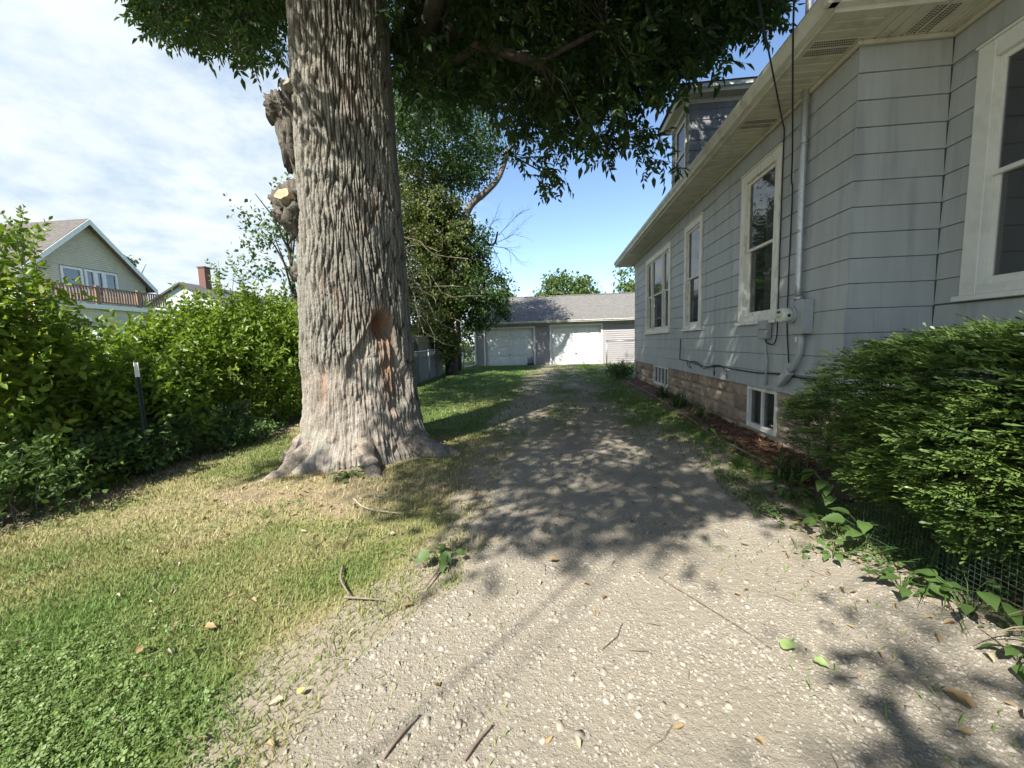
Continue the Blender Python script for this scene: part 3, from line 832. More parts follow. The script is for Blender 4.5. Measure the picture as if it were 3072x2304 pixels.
# dormer
DX, DY0, DY1, DZ = 3.1, 9.63, 10.92, 6.66
M['dormershingle'] = surf('weathered_dormer_shingle', (0.25, 0.253, 0.268), (0.32, 0.323, 0.34), scale=10, stretch=(1, 1, 0.25), rough=0.7, bump=0.3, bdist=0.005, c3=(0.12, 0.125, 0.14), c3scale=4, c3amt=0.7, rnd=0.07)
mb = MB(); mb.box(DX+0.005, 6.4, DY0+0.005, DY1, 4.3, DZ)
dormer = mb.build('dormer', M['wallback'], house)
dside = facing_my(DY0+0.004); dfront = facing_mx(DX+0.004)
course_wall('shingle', dside, DX-0.012, 5.3, DZ-0.21*10, DZ, 10, 0.27, [], M['dormershingle'], dormer, proud=0.016, jit=0.002)
dw = (9.80, 10.52, 5.05, 6.42)
course_wall('shingle', dfront, DY0-0.012, DY1, DZ-0.21*10, DZ, 10, 0.27, [(dw[0], dw[1], dw[2]-0.04, dw[3]+0.02)], M['dormershingle'], dormer, proud=0.016)
dwn = MB()
for (b0, b1, c0, c1) in [(dw[0], dw[0]+0.07, dw[2], dw[3]), (dw[1]-0.07, dw[1], dw[2], dw[3]), (dw[0]+0.07, dw[1]-0.07, dw[3]-0.07, dw[3]), (dw[0]+0.07, dw[1]-0.07, dw[2], dw[2]+0.06), (dw[0]+0.07, dw[1]-0.07, 5.70, 5.745)]:
    mbox(dwn, dfront, b0, b1, -0.003, 0.035, c0, c1)
dwin = fix_normals(dwn.build('dormer_window', M['trim'], dormer))
mb = MB(); mbox(mb, dfront, dw[0]+0.06, dw[1]-0.06, 0.001, 0.010, dw[2]+0.05, dw[3]-0.06); fix_normals(mb.build('dark_pane', M['glass'], dormer))
ex0, ey0, ey1 = DX-0.24, DY0-0.27, DY1+0.22
mb = MB(); mb.box(ex0+0.02, 6.4, ey0+0.02, ey1-0.02, DZ+0.001, DZ+0.02)
mb.build('dormer_soffit', M['soffit'], dormer)
mb = MB(); mb.box(ex0, 6.0, ey0, ey0+0.019, DZ+0.0, DZ+0.13); mb.box(ex0, ex0+0.019, ey0+0.02, ey1, DZ+0.0, DZ+0.13); mb.box(ex0-0.05, 6.0, ey0-0.06, ey0-0.001, DZ+0.07, DZ+0.15); mb.box(DX-0.03, DX-0.013, DY0-0.02, DY1, DZ-0.09, DZ); mb.box(DX-0.03, 5.3, DY0-0.03, DY0-0.013, DZ-0.09, DZ)
mb.build('dormer_fascia', M['cleantrim'], dormer)
yr = (ey0+ey1)/2; zr = DZ+0.15+(yr-ey0)*0.62
mb = MB(); A, B, Cc, D = (ex0-0.06, ey0-0.08, DZ+0.152), (6.3, ey0-0.08, DZ+0.152), (6.3, ey1+0.06, DZ+0.152), (ex0-0.06, ey1+0.06, DZ+0.152); E1, E2 = (ex0+0.9, yr, zr), (6.3, yr, zr)
mb.add([A, B, Cc, D, E1, E2], [(0, 1, 5, 4), (2, 3, 4, 5), (3, 0, 4), (1, 2, 5), (3, 2, 1, 0)])
droof = mb.build('dormer_roof', M['shingle'], dormer)
for side in range(1):    # shingle courses on the slope that faces the drive
    n = 9
    for i in range(n):
        t0, t1 = i/n, (i+1)/n+0.004
        f = lambda x, t: (x, ey0-0.08+(yr-ey0+0.08)*t, DZ+0.152+(zr-DZ-0.152)*t)
        xl = ex0-0.06+0.96*t0+0.02
        x = xl
        while x < 4.6:
            w = random.uniform(0.2, 0.34)
            p = [np.array(f(x, t0)), np.array(f(x+w-0.006, t0)), np.array(f(x+w-0.006, t1)), np.array(f(x, t1))]
            nrm = np.array([0, -0.53, 0.85]); th = random.uniform(0.010, 0.016)
            q = [p[0]+nrm*th, p[1]+nrm*th, p[2]+nrm*0.004, p[3]+nrm*0.004]
            bse = [a+nrm*0.001 for a in p]
            mb = MB(); mb.hexa(bse+q); mb.build('roof_shingle', M['shingle'], dormer)
            x += w

# electric service on the wall
meter = thing('electric_meter', 'grey electric meter box with round glass meter on the grey house wall', 'electric meter', (XW, 4.55, 1.65))
meter.location = (0, 0, 0)
MX = XW-0.014
mb = MB(); mb.box(MX-0.105, MX-0.001, 4.425, 4.665, 1.475, 1.825); mb.box(MX-0.112, MX-0.1051, 4.42, 4.545, 1.47, 1.83)
mb.build('box', M['greymetal'], meter, bevel=0.006)
def ring(cx, cy, cz, r0, r1, x0, x1, n=24): return MB().tube([(x0, cy, cz), (x1, cy, cz)], [r0, r1], n)
mb = MB(); mb.tube([(MX-0.113, 4.60, 1.68), (MX-0.135, 4.60, 1.68)], [0.092, 0.092], 28); mb.build('collar', M['greymetal'], meter)
mb = MB(); mb.tube([(MX-0.135, 4.60, 1.68), (MX-0.22, 4.60, 1.68), (MX-0.245, 4.60, 1.68)], [0.080, 0.078, 0.070], 28); dial = mb.build('meter_glass', M['dial'], meter)
mb = MB(); mb.box(MX-0.2475, MX-0.2455, 4.575, 4.635, 1.70, 1.722); mb.build('display', M['black'], dial)
mb = MB(); mb.box(MX-0.20, MX-0.17, 4.5185, 4.5205, 1.655, 1.685); mb.build('label_plate', M['black'], dial)
mb = MB()
for (yy, zz) in ((4.58, 1.66), (4.605, 1.655), (4.63, 1.662)): mb.tube([(MX-0.2455, yy, zz), (MX-0.248, yy, zz)], 0.011, 10)
mb.build('small_dials', M['greymetal'], dial)
mb = MB(); mb.tube([(MX-0.055, 4.60, 1.826), (MX-0.055, 4.61, 2.0), (MX-0.055, 4.625, 3.5), (MX-0.055, 4.63, 5.6)], 0.034, 14); mb.build('service_mast', M['galv'], meter)
mb = MB(); mb.tube([(MX-0.055, 4.60, 1.826), (MX-0.055, 4.60, 1.88)], 0.042, 14); mb.build('coupling', M['galv'], meter)
for zz in (2.55, 3.42):
    mb = MB(); mb.tube([(MX-0.055, 4.62, zz-0.014), (MX-0.055, 4.62, zz+0.014)], 0.038, 14); mb.box(MX-0.02, MX-0.001, 4.65, 4.72, zz-0.014, zz+0.014); mb.build('pipe_strap', M['galv'], meter)
pts = [(MX-0.05, 4.53, 1.475), (MX-0.05, 4.53, 1.36), (MX-0.05, 4.545, 1.27), (MX-0.05, 4.59, 1.18), (MX-0.05, 4.66, 1.10), (MX-0.05, 4.71, 1.055)]
mb = MB(); mb.tube(pts, 0.030, 14); mb.build('conduit', M['pvc'], meter)
dv = np.array([0, 0.23, -0.19]); dv = dv/np.linalg.norm(dv); pv = np.array([0, dv[2], -dv[1]])
c0 = np.array([MX-0.05, 4.70, 1.065]); c1 = c0+dv*0.27
mb = MB(); ps = []
for xx in (-0.045, 0.035):
    for c, s in ((c0, -1), (c1, -1), (c1, 1), (c0, 1)): ps.append(c+pv*0.045*s+np.array([xx, 0, 0]))
mb.hexa(ps); fix_normals(mb.build('conduit_body', M['pvc'], meter, bevel=0.012))
mb = MB()
for c in (c0+dv*0.03, c1-dv*0.03): mb.tube([c+np.array([-0.046, 0, 0]), c+np.array([-0.05, 0, 0])], 0.008, 8)
mb.build('screw', M['galv'], meter)
mb = MB(); mb.box(MX-0.018, MX-0.012, 4.66, 4.70, 1.385, 1.445); mb.build('paper_tag', M['white'], meter)

tbox = thing('telephone_box', 'small grey telephone junction box below the peeling window', 'junction box', (0, 0, 0))
mb = MB(); mb.box(MX-0.075, MX-0.001, 5.20, 5.40, 1.545, 1.655); mb.build('upper_cover', M['greymetal'], tbox, bevel=0.006)
mb = MB(); mb.box(MX-0.068, MX-0.001, 5.205, 5.395, 1.43, 1.543); mb.build('lower_cover', M['greymetal'], tbox, bevel=0.006)
mb = MB(); mb.box(MX-0.06, MX-0.02, 5.175, 5.2045, 1.50, 1.56); mb.build('latch', M['greymetal'], tbox)
mb = MB(); mb.tube([(MX-0.025, 5.28, 1.43), (MX-0.025, 5.28, 1.25), (MX-0.022, 5.25, 1.18), (MX-0.022, 5.25, 0.84)], 0.014, 8); mb.build('conduit', M['pvc'], tbox)
mb = MB(); mb.box(MX-0.045, MX-0.001, 5.22, 5.28, 0.80, 0.85); mb.build('foot_clamp', M['pvc'], tbox)

def catmull(pts, n=8):
    P = [np.array(p, float) for p in pts]; P = [2*P[0]-P[1]]+P+[2*P[-1]-P[-2]]; out = []
    for i in range(1, len(P)-2):
        for k in range(n):
            t = k/n
            out.append(0.5*((2*P[i]) + (-P[i-1]+P[i+1])*t + (2*P[i-1]-5*P[i]+4*P[i+1]-P[i+2])*t*t + (-P[i-1]+3*P[i]-3*P[i+1]+P[i+2])*t**3))
    out.append(P[-2]); return out
def cable(name, pts, r, label, n=8, mat='cable'):
    o = MB().tube(catmull(pts, n), r, 6).build(name, M[mat]); return tag(o, label, 'cable')
cable('overhead_cable', [(-6.0, -8.2, 7.2), (-2.3, -2.5, 5.05), (0.2, 1.31, 4.27), (1.61, 3.47, 4.0), (2.3, 4.53, 3.905), (2.64, 5.05, 3.86), (2.672, 5.075, 3.78), (2.672, 5.075, 3.5), (2.672, 5.07, 2.6), (2.672, 5.06, 1.75), (2.67, 5.065, 1.45), (2.66, 5.12, 1.36), (2.65, 5.24, 1.38), (2.65, 5.28, 1.425)], 0.0075, 'black overhead cable that runs down beside the peeling window to the telephone box')
cable('overhead_cable', [(-4.2, -6.6, 9.0), (0.2, 0.8, 5.5), (1.55, 2.95, 4.40), (2.1, 3.9, 3.85), (2.52, 4.62, 3.42), (2.655, 4.86, 3.16), (2.672, 4.865, 3.0), (2.672, 4.87, 2.0), (2.672, 4.86, 1.55), (2.672, 4.80, 1.15)], 0.0075, 'black overhead cable hanging between the peeling window and the metal mast')
cable('wall_cable', [(2.672, 8.646, 1.457), (2.672, 8.68, 1.08), (2.665, 8.6, 1.03), (2.67, 8.24, 1.025), (2.668, 7.7, 0.985), (2.668, 7.2, 0.965), (2.668, 6.7, 1.0), (2.67, 6.25, 0.99), (2.668, 5.56, 0.985), (2.665, 5.2, 1.0), (2.66, 4.94, 1.01), (2.668, 4.6, 1.0), (2.668, 4.1, 1.005)], 0.009, 'black cable run loosely along the foot of the grey shingle wall')
cable('wall_cable', [(2.66, 8.2, 1.02), (2.655, 8.1, 0.92), (2.65, 7.95, 0.90), (2.65, 8.0, 1.0), (2.655, 7.7, 1.03), (2.655, 7.3, 0.93), (2.655, 6.9, 1.0), (2.66, 6.6, 1.01), (2.66, 6.4, 0.94), (2.662, 6.36, 0.83)], 0.007, 'thin looped black cable tangled over the low wall cable')
cable('wall_cable', [(2.665, 6.85, 0.985), (2.655, 6.85, 0.9), (2.65, 6.83, 0.84), (2.63, 6.76, 0.86), (2.62, 6.72, 0.92)], 0.006, 'short cut black cable end hooked below the low wall cable')

# ------------------------------------------------------------------ garage at the end of the drive
GY, GX0, GX1, GZ0, GZE = 22.5, -4.40, 6.2, 0.2, 2.60
garage = thing('garage', 'low mauve-grey garage with two white doors and shingle roof', 'garage', (0, 0, 0))
mp_g = facing_my(GY)
D1 = (-3.80, -1.04, 0.22, 2.32); D2 = (-0.05, 2.70, 0.22, 2.36)
gw = backing('wall', mp_g, GX0, GX1, 0.0, GZE+0.05, [D1, D2], M['vinyl'], garage, d0=-0.15, d1=-0.021)
cas = 0.09
gh = [(a-cas, b+cas, 0, d+cas) for a, b, c, d in (D1, D2)]
lap_siding('siding', mp_g, GX0, GX1, 0.16, GZE, 0.115, gh, M['vinyl'], garage, proud=0.026)
mb = MB(); mb.box(GX0, GX0+0.15, GY+0.16, 29.0, 0, GZE+0.05); mb.box(GX1-0.15, GX1, GY+0.16, 29.0, 0, GZE+0.05); mb.box(GX0+0.16, GX1-0.16, 28.85, 29.0, 0, GZE+0.05)
mb.prism([(GY+0.0, GZE+0.06), (29.0, GZE+0.06), ((GY+29)/2, GZE+0.06+0.45*3.25)], 0, GX0+0.001, GX0+0.1); mb.prism([(GY, GZE+0.06), (29.0, GZE+0.06), ((GY+29)/2, GZE+0.06+0.45*3.25)], 0, GX1-0.1, GX1)
mb.build('side_wall', M['vinyl'], garage)
for (a, b, c, d) in (D1, D2):
    mb = MB(); mbox(mb, mp_g, a-cas, a, -0.12, 0.03, c-0.1, d+cas); mbox(mb, mp_g, b, b+cas, -0.12, 0.03, c-0.1, d+cas); mbox(mb, mp_g, a, b, -0.12, 0.03, d, d+cas)
    fix_normals(mb.build('door_casing', M['cleantrim'], garage, bevel=0.004))
    mb = MB(); mbox(mb, mp_g, a, b, -0.16, -0.13, c-0.05, d)
    door = fix_normals(mb.build('garage_door', M['doorwhite'], garage))
    mb = MB(); mbox(mb, mp_g, a+0.01, b-0.01, -0.12, -0.09, c-0.02, c+0.012); fix_normals(mb.build('bottom_seal', M['black'], door))
    mb = MB(); mbox(mb, mp_g, (a+b)/2-0.06, (a+b)/2+0.06, -0.1, -0.07, c+0.60, c+0.63); fix_normals(mb.build('handle', M['black'], door))
    rows, cols = 4, 4
    for r_ in range(rows):
        z0 = c+(d-c)*r_/rows; z1 = c+(d-c)*(r_+1)/rows
        for c_ in range(cols):
            a0 = a+(b-a)*c_/cols; a1 = a+(b-a)*(c_+1)/cols
            mb = MB(); m_ = 0.07
            mbox(mb, mp_g, a0+0.0005, a1-0.0005, -0.129, -0.105, z0+0.009, z1-0.009, -0.129, -0.112)
            ps = [mp_g(a0+m_, -0.1049, z0+m_), mp_g(a1-m_, -0.1049, z0+m_), mp_g(a1-m_, -0.1049, z1-m_), mp_g(a0+m_, -0.1049, z1-m_), mp_g(a0+m_+0.04, -0.085, z0+m_+0.05), mp_g(a1-m_-0.04, -0.085, z0+m_+0.05), mp_g(a1-m_-0.04, -0.085, z1-m_-0.05), mp_g(a0+m_+0.04, -0.085, z1-m_-0.05)]
            mb.hexa(ps); fix_normals(mb.build('panel', M['doorwhite'], door))
GR = (GY+29)/2; GRZ = GZE+0.12+0.47*(GR-GY+0.35)
mb = MB(); mb.prism([(GY-0.38, GZE+0.09), (GR, GRZ), (29.4, GZE+0.09), (29.4, GZE+0.03), (GR, GRZ-0.07), (GY-0.38, GZE+0.03)], 0, GX0-0.25, GX1+0.25)
groof = mb.build('roof', M['garroof'], garage)
mb = MB(); n = 22       # shingle courses as real steps, joined
for i in range(n):
    t0, t1 = i/n, (i+1)/n
    f = lambda t: (GY-0.38+(GR-GY+0.38)*t, GZE+0.09+(GRZ-GZE-0.09)*t)
    (ya, za), (yb, zb) = f(t0), f(t1); x = GX0-0.25 - random.uniform(0, 0.3)
    while x < GX1+0.25:
        w = random.uniform(0.25, 0.4); th = random.uniform(0.012, 0.026)
        xa, xb = max(x, GX0-0.25), min(x+w-0.012, GX1+0.25)
        if xb-xa > 0.03: mb.hexa([(xa, ya, za+0.002), (xb, ya, za+0.002), (xb, yb, zb+0.002), (xa, yb, zb+0.002), (xa, ya, za+th), (xb, ya, za+th), (xb, yb, zb+0.006), (xa, yb, zb+0.006)])
        x += w
mb.build('roof_shingles', M['garroof'], garage, kind='stuff')
mb = MB(); mb.box(GX0-0.25, GX1+0.25, GR-0.12, GR+0.12, GRZ-0.03, GRZ+0.03); mb.build('ridge_cap', M['garroof'], garage)
mb = MB(); mb.box(GX0-0.22, GX1+0.2, GY-0.35, GY-0.001, GZE+0.001, GZE+0.025); mb.build('soffit', M['cleantrim'], garage)
mb = MB(); mb.prism([(GY-0.35+a, GZE-0.03+b) for a, b in gutter_profile()], 0, GX0-0.25, GX1+0.2); mb.build('gutter', M['gutter'], garage)
mb = MB(); mb.prism([(GY-0.36, GZE+0.0), (GY-0.36, GZE+0.10), (GR, GRZ-0.01), (GR, GRZ-0.16)], 0, GX0-0.245, GX0-0.22); mb.build('rake_board', M['cleantrim'], garage)
pts = [(GX0-0.13, GY-0.36, 2.58), (GX0-0.08, GY-0.2, 2.45), (GX0+0.02, GY-0.05, 2.32), (GX0+0.02, GY-0.05, 0.55), (GX0+0.02, GY-0.06, 0.42), (GX0-0.08, GY-0.09, 0.31), (GX0-0.28, GY-0.12, 0.25), (GX0-0.7, GY-0.2, 0.2)]
mb = MB(); mb.tube(pts, 0.045, 8, smooth=False); mb.build('downspout', M['cleantrim'], garage)

# ------------------------------------------------------------------ neighbour house beyond the shrubs
nb = thing('cream_house', 'cream two-storey house with wide gable and upper wooden deck', 'house', (0, 0, 0))
NXG, NY0, NY1, NYP = -27.0, 17.75, 24.65, 21.2
NZE, NZP = 6.0, 9.25
mp_n = facing_px(NXG)
def gab(z):
    if z < NZE: return (NY0+0.25, NY1-0.25)
    t = (z-NZE)/(NZP-NZE); return (NY0+0.25+(NYP-NY0-0.25)*t, NY1-0.25-(NY1-NYP-0.25)*t)
lap_siding('siding', mp_n, 0, 0, 0.0, NZP-0.15, 0.115, [(19.75, 22.75, 4.5, 6.55)], M['cream'], nb, gable=gab, proud=0.03)
mb = MB(); mb.prism([(NY0+0.25, 0), (NY1-0.25, 0), (NY1-0.25, NZE), (NYP, NZP-0.12), (NY0+0.25, NZE)], 0, -41, NXG-0.06); mb.build('wall', M['cream'], nb)
mb = MB(); t = 0.18
mb.prism([(NY0-0.15, NZE-0.22), (NYP, NZP+0.12), (NY1+0.15, NZE-0.22), (NY1+0.15, NZE-0.22-t), (NYP, NZP+0.12-t), (NY0-0.15, NZE-0.22-t)], 0, -42, NXG+0.45); mb.build('roof', M['brownroof'], nb)
mb = MB(); mb.prism([(NY0-0.15, NZE-0.25), (NYP, NZP+0.09), (NY1+0.15, NZE-0.25), (NY1+0.15, NZE-0.56), (NYP, NZP-0.22), (NY0-0.15, NZE-0.56)], 0, NXG+0.451, NXG+0.49); mb.build('rake_board', M['cleantrim'], nb)
for kind, a0, a1, z0 in [('balcony_door', 19.80, 20.85, 4.5), ('upper_window', 20.95, 21.5, 4.95), ('upper_window', 21.5, 21.95, 4.95), ('upper_window', 21.95, 22.7, 4.95)]:
    mb = MB(); c = 0.11; z1 = 6.48
    for (b0, b1, y0, y1) in [(a0, a0+c, z0, z1), (a1-c, a1, z0, z1), (a0+c, a1-c, z1-c, z1), (a0+c, a1-c, z0, z0+c)]: mbox(mb, mp_n, b0, b1, -0.05, 0.05, y0, y1)
    w = fix_normals(mb.build(kind, M['cleantrim'], nb))
    mb = MB(); mbox(mb, mp_n, a0+c, a1-c, -0.045, -0.02, z0+c, z1-c); fix_normals(mb.build('pane', M['glass'], w))
    mb = MB(); mbox(mb, mp_n, a0+0.02, a1-0.02, -0.055, -0.052, z0+0.02, z1-0.02); fix_normals(mb.build('dark_interior', M['dark'], w))
PX = -25.4; mp_p = facing_px(PX)
lap_siding('porch_siding', mp_p, 17.9, 24.0, 0.0, 4.05, 0.115, [(18.85, 19.75, 2.2, 3.6)], M['cream'], nb)
mb = MB(); mb.box(NXG-0.01, PX-0.05, 17.9, 24.0, 0, 4.05); mb.build('porch', M['cream'], nb)
mb = MB(); mb.box(NXG+0.0, PX+0.25, 17.7, 24.2, 4.06, 4.3); mb.build('deck_fascia', M['cleantrim'], nb)
mb = MB(); c = 0.11
for (b0, b1, y0, y1) in [(18.85, 18.96, 2.2, 3.6), (19.64, 19.75, 2.2, 3.6), (18.96, 19.64, 3.49, 3.6), (18.96, 19.64, 2.2, 2.31)]: mbox(mb, mp_p, b0, b1, -0.04, 0.05, y0, y1)
w = fix_normals(mb.build('lower_window', M['cleantrim'], nb)); mb = MB(); mbox(mb, mp_p, 18.96, 19.64, -0.04, -0.02, 2.31, 3.49); fix_normals(mb.build('pane', M['glass'], w))
deck = box('deck_rail', M['deckwood'], nb, (PX+0.10, PX+0.22, 17.75, 24.15, 5.22, 5.27))
box('bottom_rail', M['deckwood'], deck, (PX+0.12, PX+0.2, 17.75, 24.15, 4.40, 4.47))
y = 17.8; k = 0
while y < 24.15:
    if k % 14 == 0: box('post', M['deckwood'], deck, (PX+0.08, PX+0.24, y, y+0.15, 4.301, 5.35)); y += 0.27
    else: box('baluster', M['deckwood'], deck, (PX+0.13, PX+0.19, y, y+0.055, 4.471, 5.219)); y += 0.15
    k += 1

umb = thing('patio_umbrella', 'closed white patio umbrella beside the cream house', 'umbrella', (0, 0, 0))
ux, uy = -21.4, 16.9
mb = MB(); mb.tube([(ux, uy, 0), (ux, uy, 2.85)], 0.03, 8); mb.build('pole', M['galv'], umb)
n = 16; pr = [(0.05, 2.8), (0.16, 2.6), (0.24, 2.35), (0.26, 2.3), (0.18, 2.28), (0.30, 1.7), (0.33, 1.35)]; vs = []; fs = []
for i, (r, z) in enumerate(pr):
    for j in range(n): vs.append((ux+r*(1+0.22*(j % 2))*math.cos(2*math.pi*j/n), uy+r*(1+0.22*(j % 2))*math.sin(2*math.pi*j/n), z))
    if i:
        for j in range(n): fs.append(((i-1)*n+j, (i-1)*n+(j+1) % n, i*n+(j+1) % n, i*n+j))
MB().add(vs, fs).build('folded_canopy', M['canvas'], umb)

h2 = thing('grey_far_house', 'pale grey far house with brick chimney, seen over the shrubs', 'house', (0, 0, 0))
M['palegrey'] = surf('pale_grey_siding', (0.42, 0.45, 0.46), (0.50, 0.53, 0.54), scale=2, rough=0.6, bump=0.05)
mp_h = facing_my(40.0)
lap_siding('siding', mp_h, 0, 0, 0, 8.9, 0.14, [], M['palegrey'], h2, gable=lambda z: (-45.5+max(0, z-6.2)*2.1, -34.0-max(0, z-6.2)*2.1))
mb = MB(); mb.prism([(-45.5, 0), (-34.0, 0), (-34.0, 6.2), (-39.75, 8.9), (-45.5, 6.2)], 1, 40.03, 50); mb.build('wall', M['palegrey'], h2)
mb = MB(); mb.prism([(-46.2, 5.95), (-39.75, 9.1), (-33.3, 5.95), (-33.3, 5.75), (-39.75, 8.9), (-46.2, 5.75)], 1, 39.6, 50.4); mb.build('roof', M['shingle'], h2)
mb = MB(); mb.box(-39.65, -38.85, 42, 42.8, 7.5, 11.0); ch = mb.build('chimney', M['brick'], h2)
mb = MB(); mb.box(-39.72, -38.78, 41.93, 42.87, 11.001, 11.15); mb.build('chimney_cap', M['brick'], ch)
mb = MB(); mbox(mb, mp_h, -41.2, -39.9, -0.02, 0.05, 4.6, 6.0); fw = fix_normals(mb.build('window', M['cleantrim'], h2)); mb = MB(); mbox(mb, mp_h, -41.05, -40.05, 0.051, 0.06, 4.75, 5.85); fix_normals(mb.build('pane', M['glass'], fw))

# ------------------------------------------------------------------ scattering helpers
def leaf_t(L, w, fold=0.18, droop=0.15):
    """one leaf along +x: two folded quads, six vertices"""
    V = np.array([(0, 0, 0), (0.33*L, 0.5*w, fold*w), (0.70*L, 0.34*w, fold*w*0.6-droop*L*0.45), (L, 0, -droop*L), (0.70*L, -0.34*w, fold*w*0.6-droop*L*0.45), (0.33*L, -0.5*w, fold*w)], float)
    return V, np.array([(0, 3, 2, 1), (0, 5, 4, 3)])
def leaf_q(L, w, droop=0.15):
    """small far leaf: one kite-shaped quad"""
    return np.array([(0, 0, 0), (0.42*L, 0.5*w, 0.06*w), (L, 0, -droop*L), (0.42*L, -0.5*w, 0.06*w)], float), np.array([(0, 3, 2, 1)])
def bigleaf(L, w, mat, fold=0.12, droop=0.25, wave=0.05, seed=0):
    r = np.random.default_rng(seed); xs = [0.10, 0.24, 0.40, 0.56, 0.72, 0.87]; hw = [0.26, 0.45, 0.5, 0.43, 0.29, 0.13]
    mid = lambda x: (x*L, 0.0, -droop*L*x*x)
    V = [mid(0.0)]+[mid(x) for x in xs]+[mid(1.0)]; n = len(xs)
    for s_ in (1, -1):
        for x, h in zip(xs, hw):
            a = mid(x); V.append((a[0]-0.03*L, s_*h*w*r.uniform(0.9, 1.08), a[2]+fold*w*h*2+wave*L*r.normal()*0.5))
    F = []
    for k, s_ in ((0, 1), (1, -1)):
        o = n+2+k*n; q = [(0, 1, o)] + [(i+1, i+2, o+i+1, o+i) for i in range(n-1)] + [(n, n+1, o+n-1)]
        F += q if s_ == 1 else [f[::-1] for f in q]
    me = bpy.data.meshes.new('leaf'); me.from_pydata(V, [], F); me.polygons.foreach_set('use_smooth', [True]*len(F)); me.materials.append(mat); me.update()
    return me
def rot_from(d, roll):
    """(N,3,3) columns: x along d, z roughly up, rolled"""
    d = d/np.linalg.norm(d, axis=1, keepdims=True)
    up = np.tile(np.array([0, 0, 1.0]), (len(d), 1)); up[np.abs(d[:, 2]) > 0.97] = (1, 0, 0)
    y = np.cross(up, d); y /= np.linalg.norm(y, axis=1, keepdims=True)
    z = np.cross(d, y)
    c, s_ = np.cos(roll)[:, None], np.sin(roll)[:, None]
    y2 = c*y+s_*z; z2 = c*z-s_*y
    return np.stack([d, y2, z2], -1)
def scatter(tv, tf, pos, rot, sc):
    n = len(tv); N = len(pos)
    sc = np.asarray(sc)
    if sc.ndim == 1: sc = sc[:, None]*np.ones(3)
    V = np.einsum('nij,nkj->nki', rot, tv[None]*sc[:, None, :]) + pos[:, None, :]
    Fc = tf[None] + (np.arange(N)*n)[:, None, None]
    return V.reshape(-1, 3), Fc.reshape(-1, tf.shape[1])
def join(parts):
    Vs = []; Fs = []; o = 0
    for v, f in parts:
        Vs.append(v); Fs.append(f+o); o += len(v)
    return np.concatenate(Vs), np.concatenate(Fs)
def place(parts_list):
    """assemble a template from (template, pos, direction, roll, scale) items"""
    out = []
    for (tv, tf), p, d, r_, s_ in parts_list:
        out.append(scatter(tv, tf, np.array([p], float), rot_from(np.array([d], float), np.array([r_], float)), np.array([s_], float)))
    return join(out)
def thin_stem(p0, p1, w):
    p0 = np.array(p0, float); p1 = np.array(p1, float); d = p1-p0; d /= np.linalg.norm(d)
    a = np.cross(d, (0.3, 0.2, 1.0)); a /= np.linalg.norm(a); b = np.cross(d, a)
    V = np.array([p0+a*w, p0-a*w*0.5+b*w, p0-a*w*0.5-b*w, p1+a*w*0.6, p1-a*w*0.3+b*w*0.6, p1-a*w*0.3-b*w*0.6])
    return V, np.array([(0, 1, 4, 3), (1, 2, 5, 4), (2, 0, 3, 5)])
def rand_dirs(N, up_bias=0.0):
    d = rng.normal(size=(N, 3)); d[:, 2] += up_bias
    return d/np.linalg.norm(d, axis=1, keepdims=True)

# ------------------------------------------------------------------ the big ash tree
TX, TY = -2.6, 5.1
ash = thing('ash_tree', 'huge old ash tree with furrowed bark and a rotted scar, left of the drive', 'tree', (TX, TY, 0))
ASH = ash.location.copy(); ash.location = (0, 0, 0)
TO_CAM = math.atan2(-TY, -TX)            # direction from the trunk to the camera
def trunk_radius(th, z):
    r = np.interp(z, [-0.4, 0.0, 0.35, 0.77, 1.65, 2.95, 4.6, 6.0, 8.5], [0.90, 0.84, 0.75, 0.69, 0.650, 0.605, 0.558, 0.525, 0.46])
    fl = np.exp(-np.maximum(z+0.05, 0)/0.30)
    lobes = 0
    for ang, amp, wd in [(math.atan2(-1.05, -0.55), 0.32, 0.24), (math.atan2(-0.12, 1.2), 0.30, 0.28), (math.atan2(-0.92, 0.62), 0.16, 0.30), (math.atan2(-1.0, -0.05), 0.10, 0.25), (math.atan2(0.4, -1.0), 0.3, 0.35), (math.atan2(1.0, 0.5), 0.3, 0.4)]:
        dlt = (th-ang+math.pi) % (2*math.pi) - math.pi
        lobes = lobes + amp*np.exp(-(dlt/wd)**2)
    return r + fl*lobes + 0.02*np.sin(3*th+1.0+0.3*z) + 0.012*np.sin(7*th+z*0.8)
def worley(u, v, seed):
    iu = np.floor(u).astype(np.int64); iv = np.floor(v).astype(np.int64)
    f1 = np.full(u.shape, 9.0); f2 = np.full(u.shape, 9.0); cid = np.zeros(u.shape)
    for a in (-1, 0, 1):
        cu = iu+a; off = hash2(cu, cu*0+3, seed+77); ivc = np.floor(v-off).astype(np.int64)
        for b in (-1, 0, 1):
            cv = ivc+b
            du = cu + 0.1+0.8*hash2(cu, cv, seed) - u; dv_ = cv + off + 0.05+0.9*hash2(cu, cv, seed+5) - v
            d = np.sqrt(du*du+dv_*dv_)
            m1 = d < f1
            f2 = np.where(m1, f1, np.minimum(f2, d)); cid = np.where(m1, hash2(cu, cv, seed+9), cid); f1 = np.where(m1, d, f1)
    return f1, f2, cid
th = np.concatenate([TO_CAM + np.linspace(-1.7, 1.7, 430), TO_CAM + np.linspace(1.7, 2*math.pi-1.7, 60)[1:]])[:-1]
zz = np.concatenate([np.linspace(-0.35, 6.0, 430), np.linspace(6.1, 8.5, 14)])
TH, ZZ = np.meshgrid(th, zz)
R0 = trunk_radius(TH, ZZ)
dth = (TH-TO_CAM+math.pi) % (2*math.pi) - math.pi
U = dth*0.66                                   # arc length, 0 on the side facing the camera, + to the right
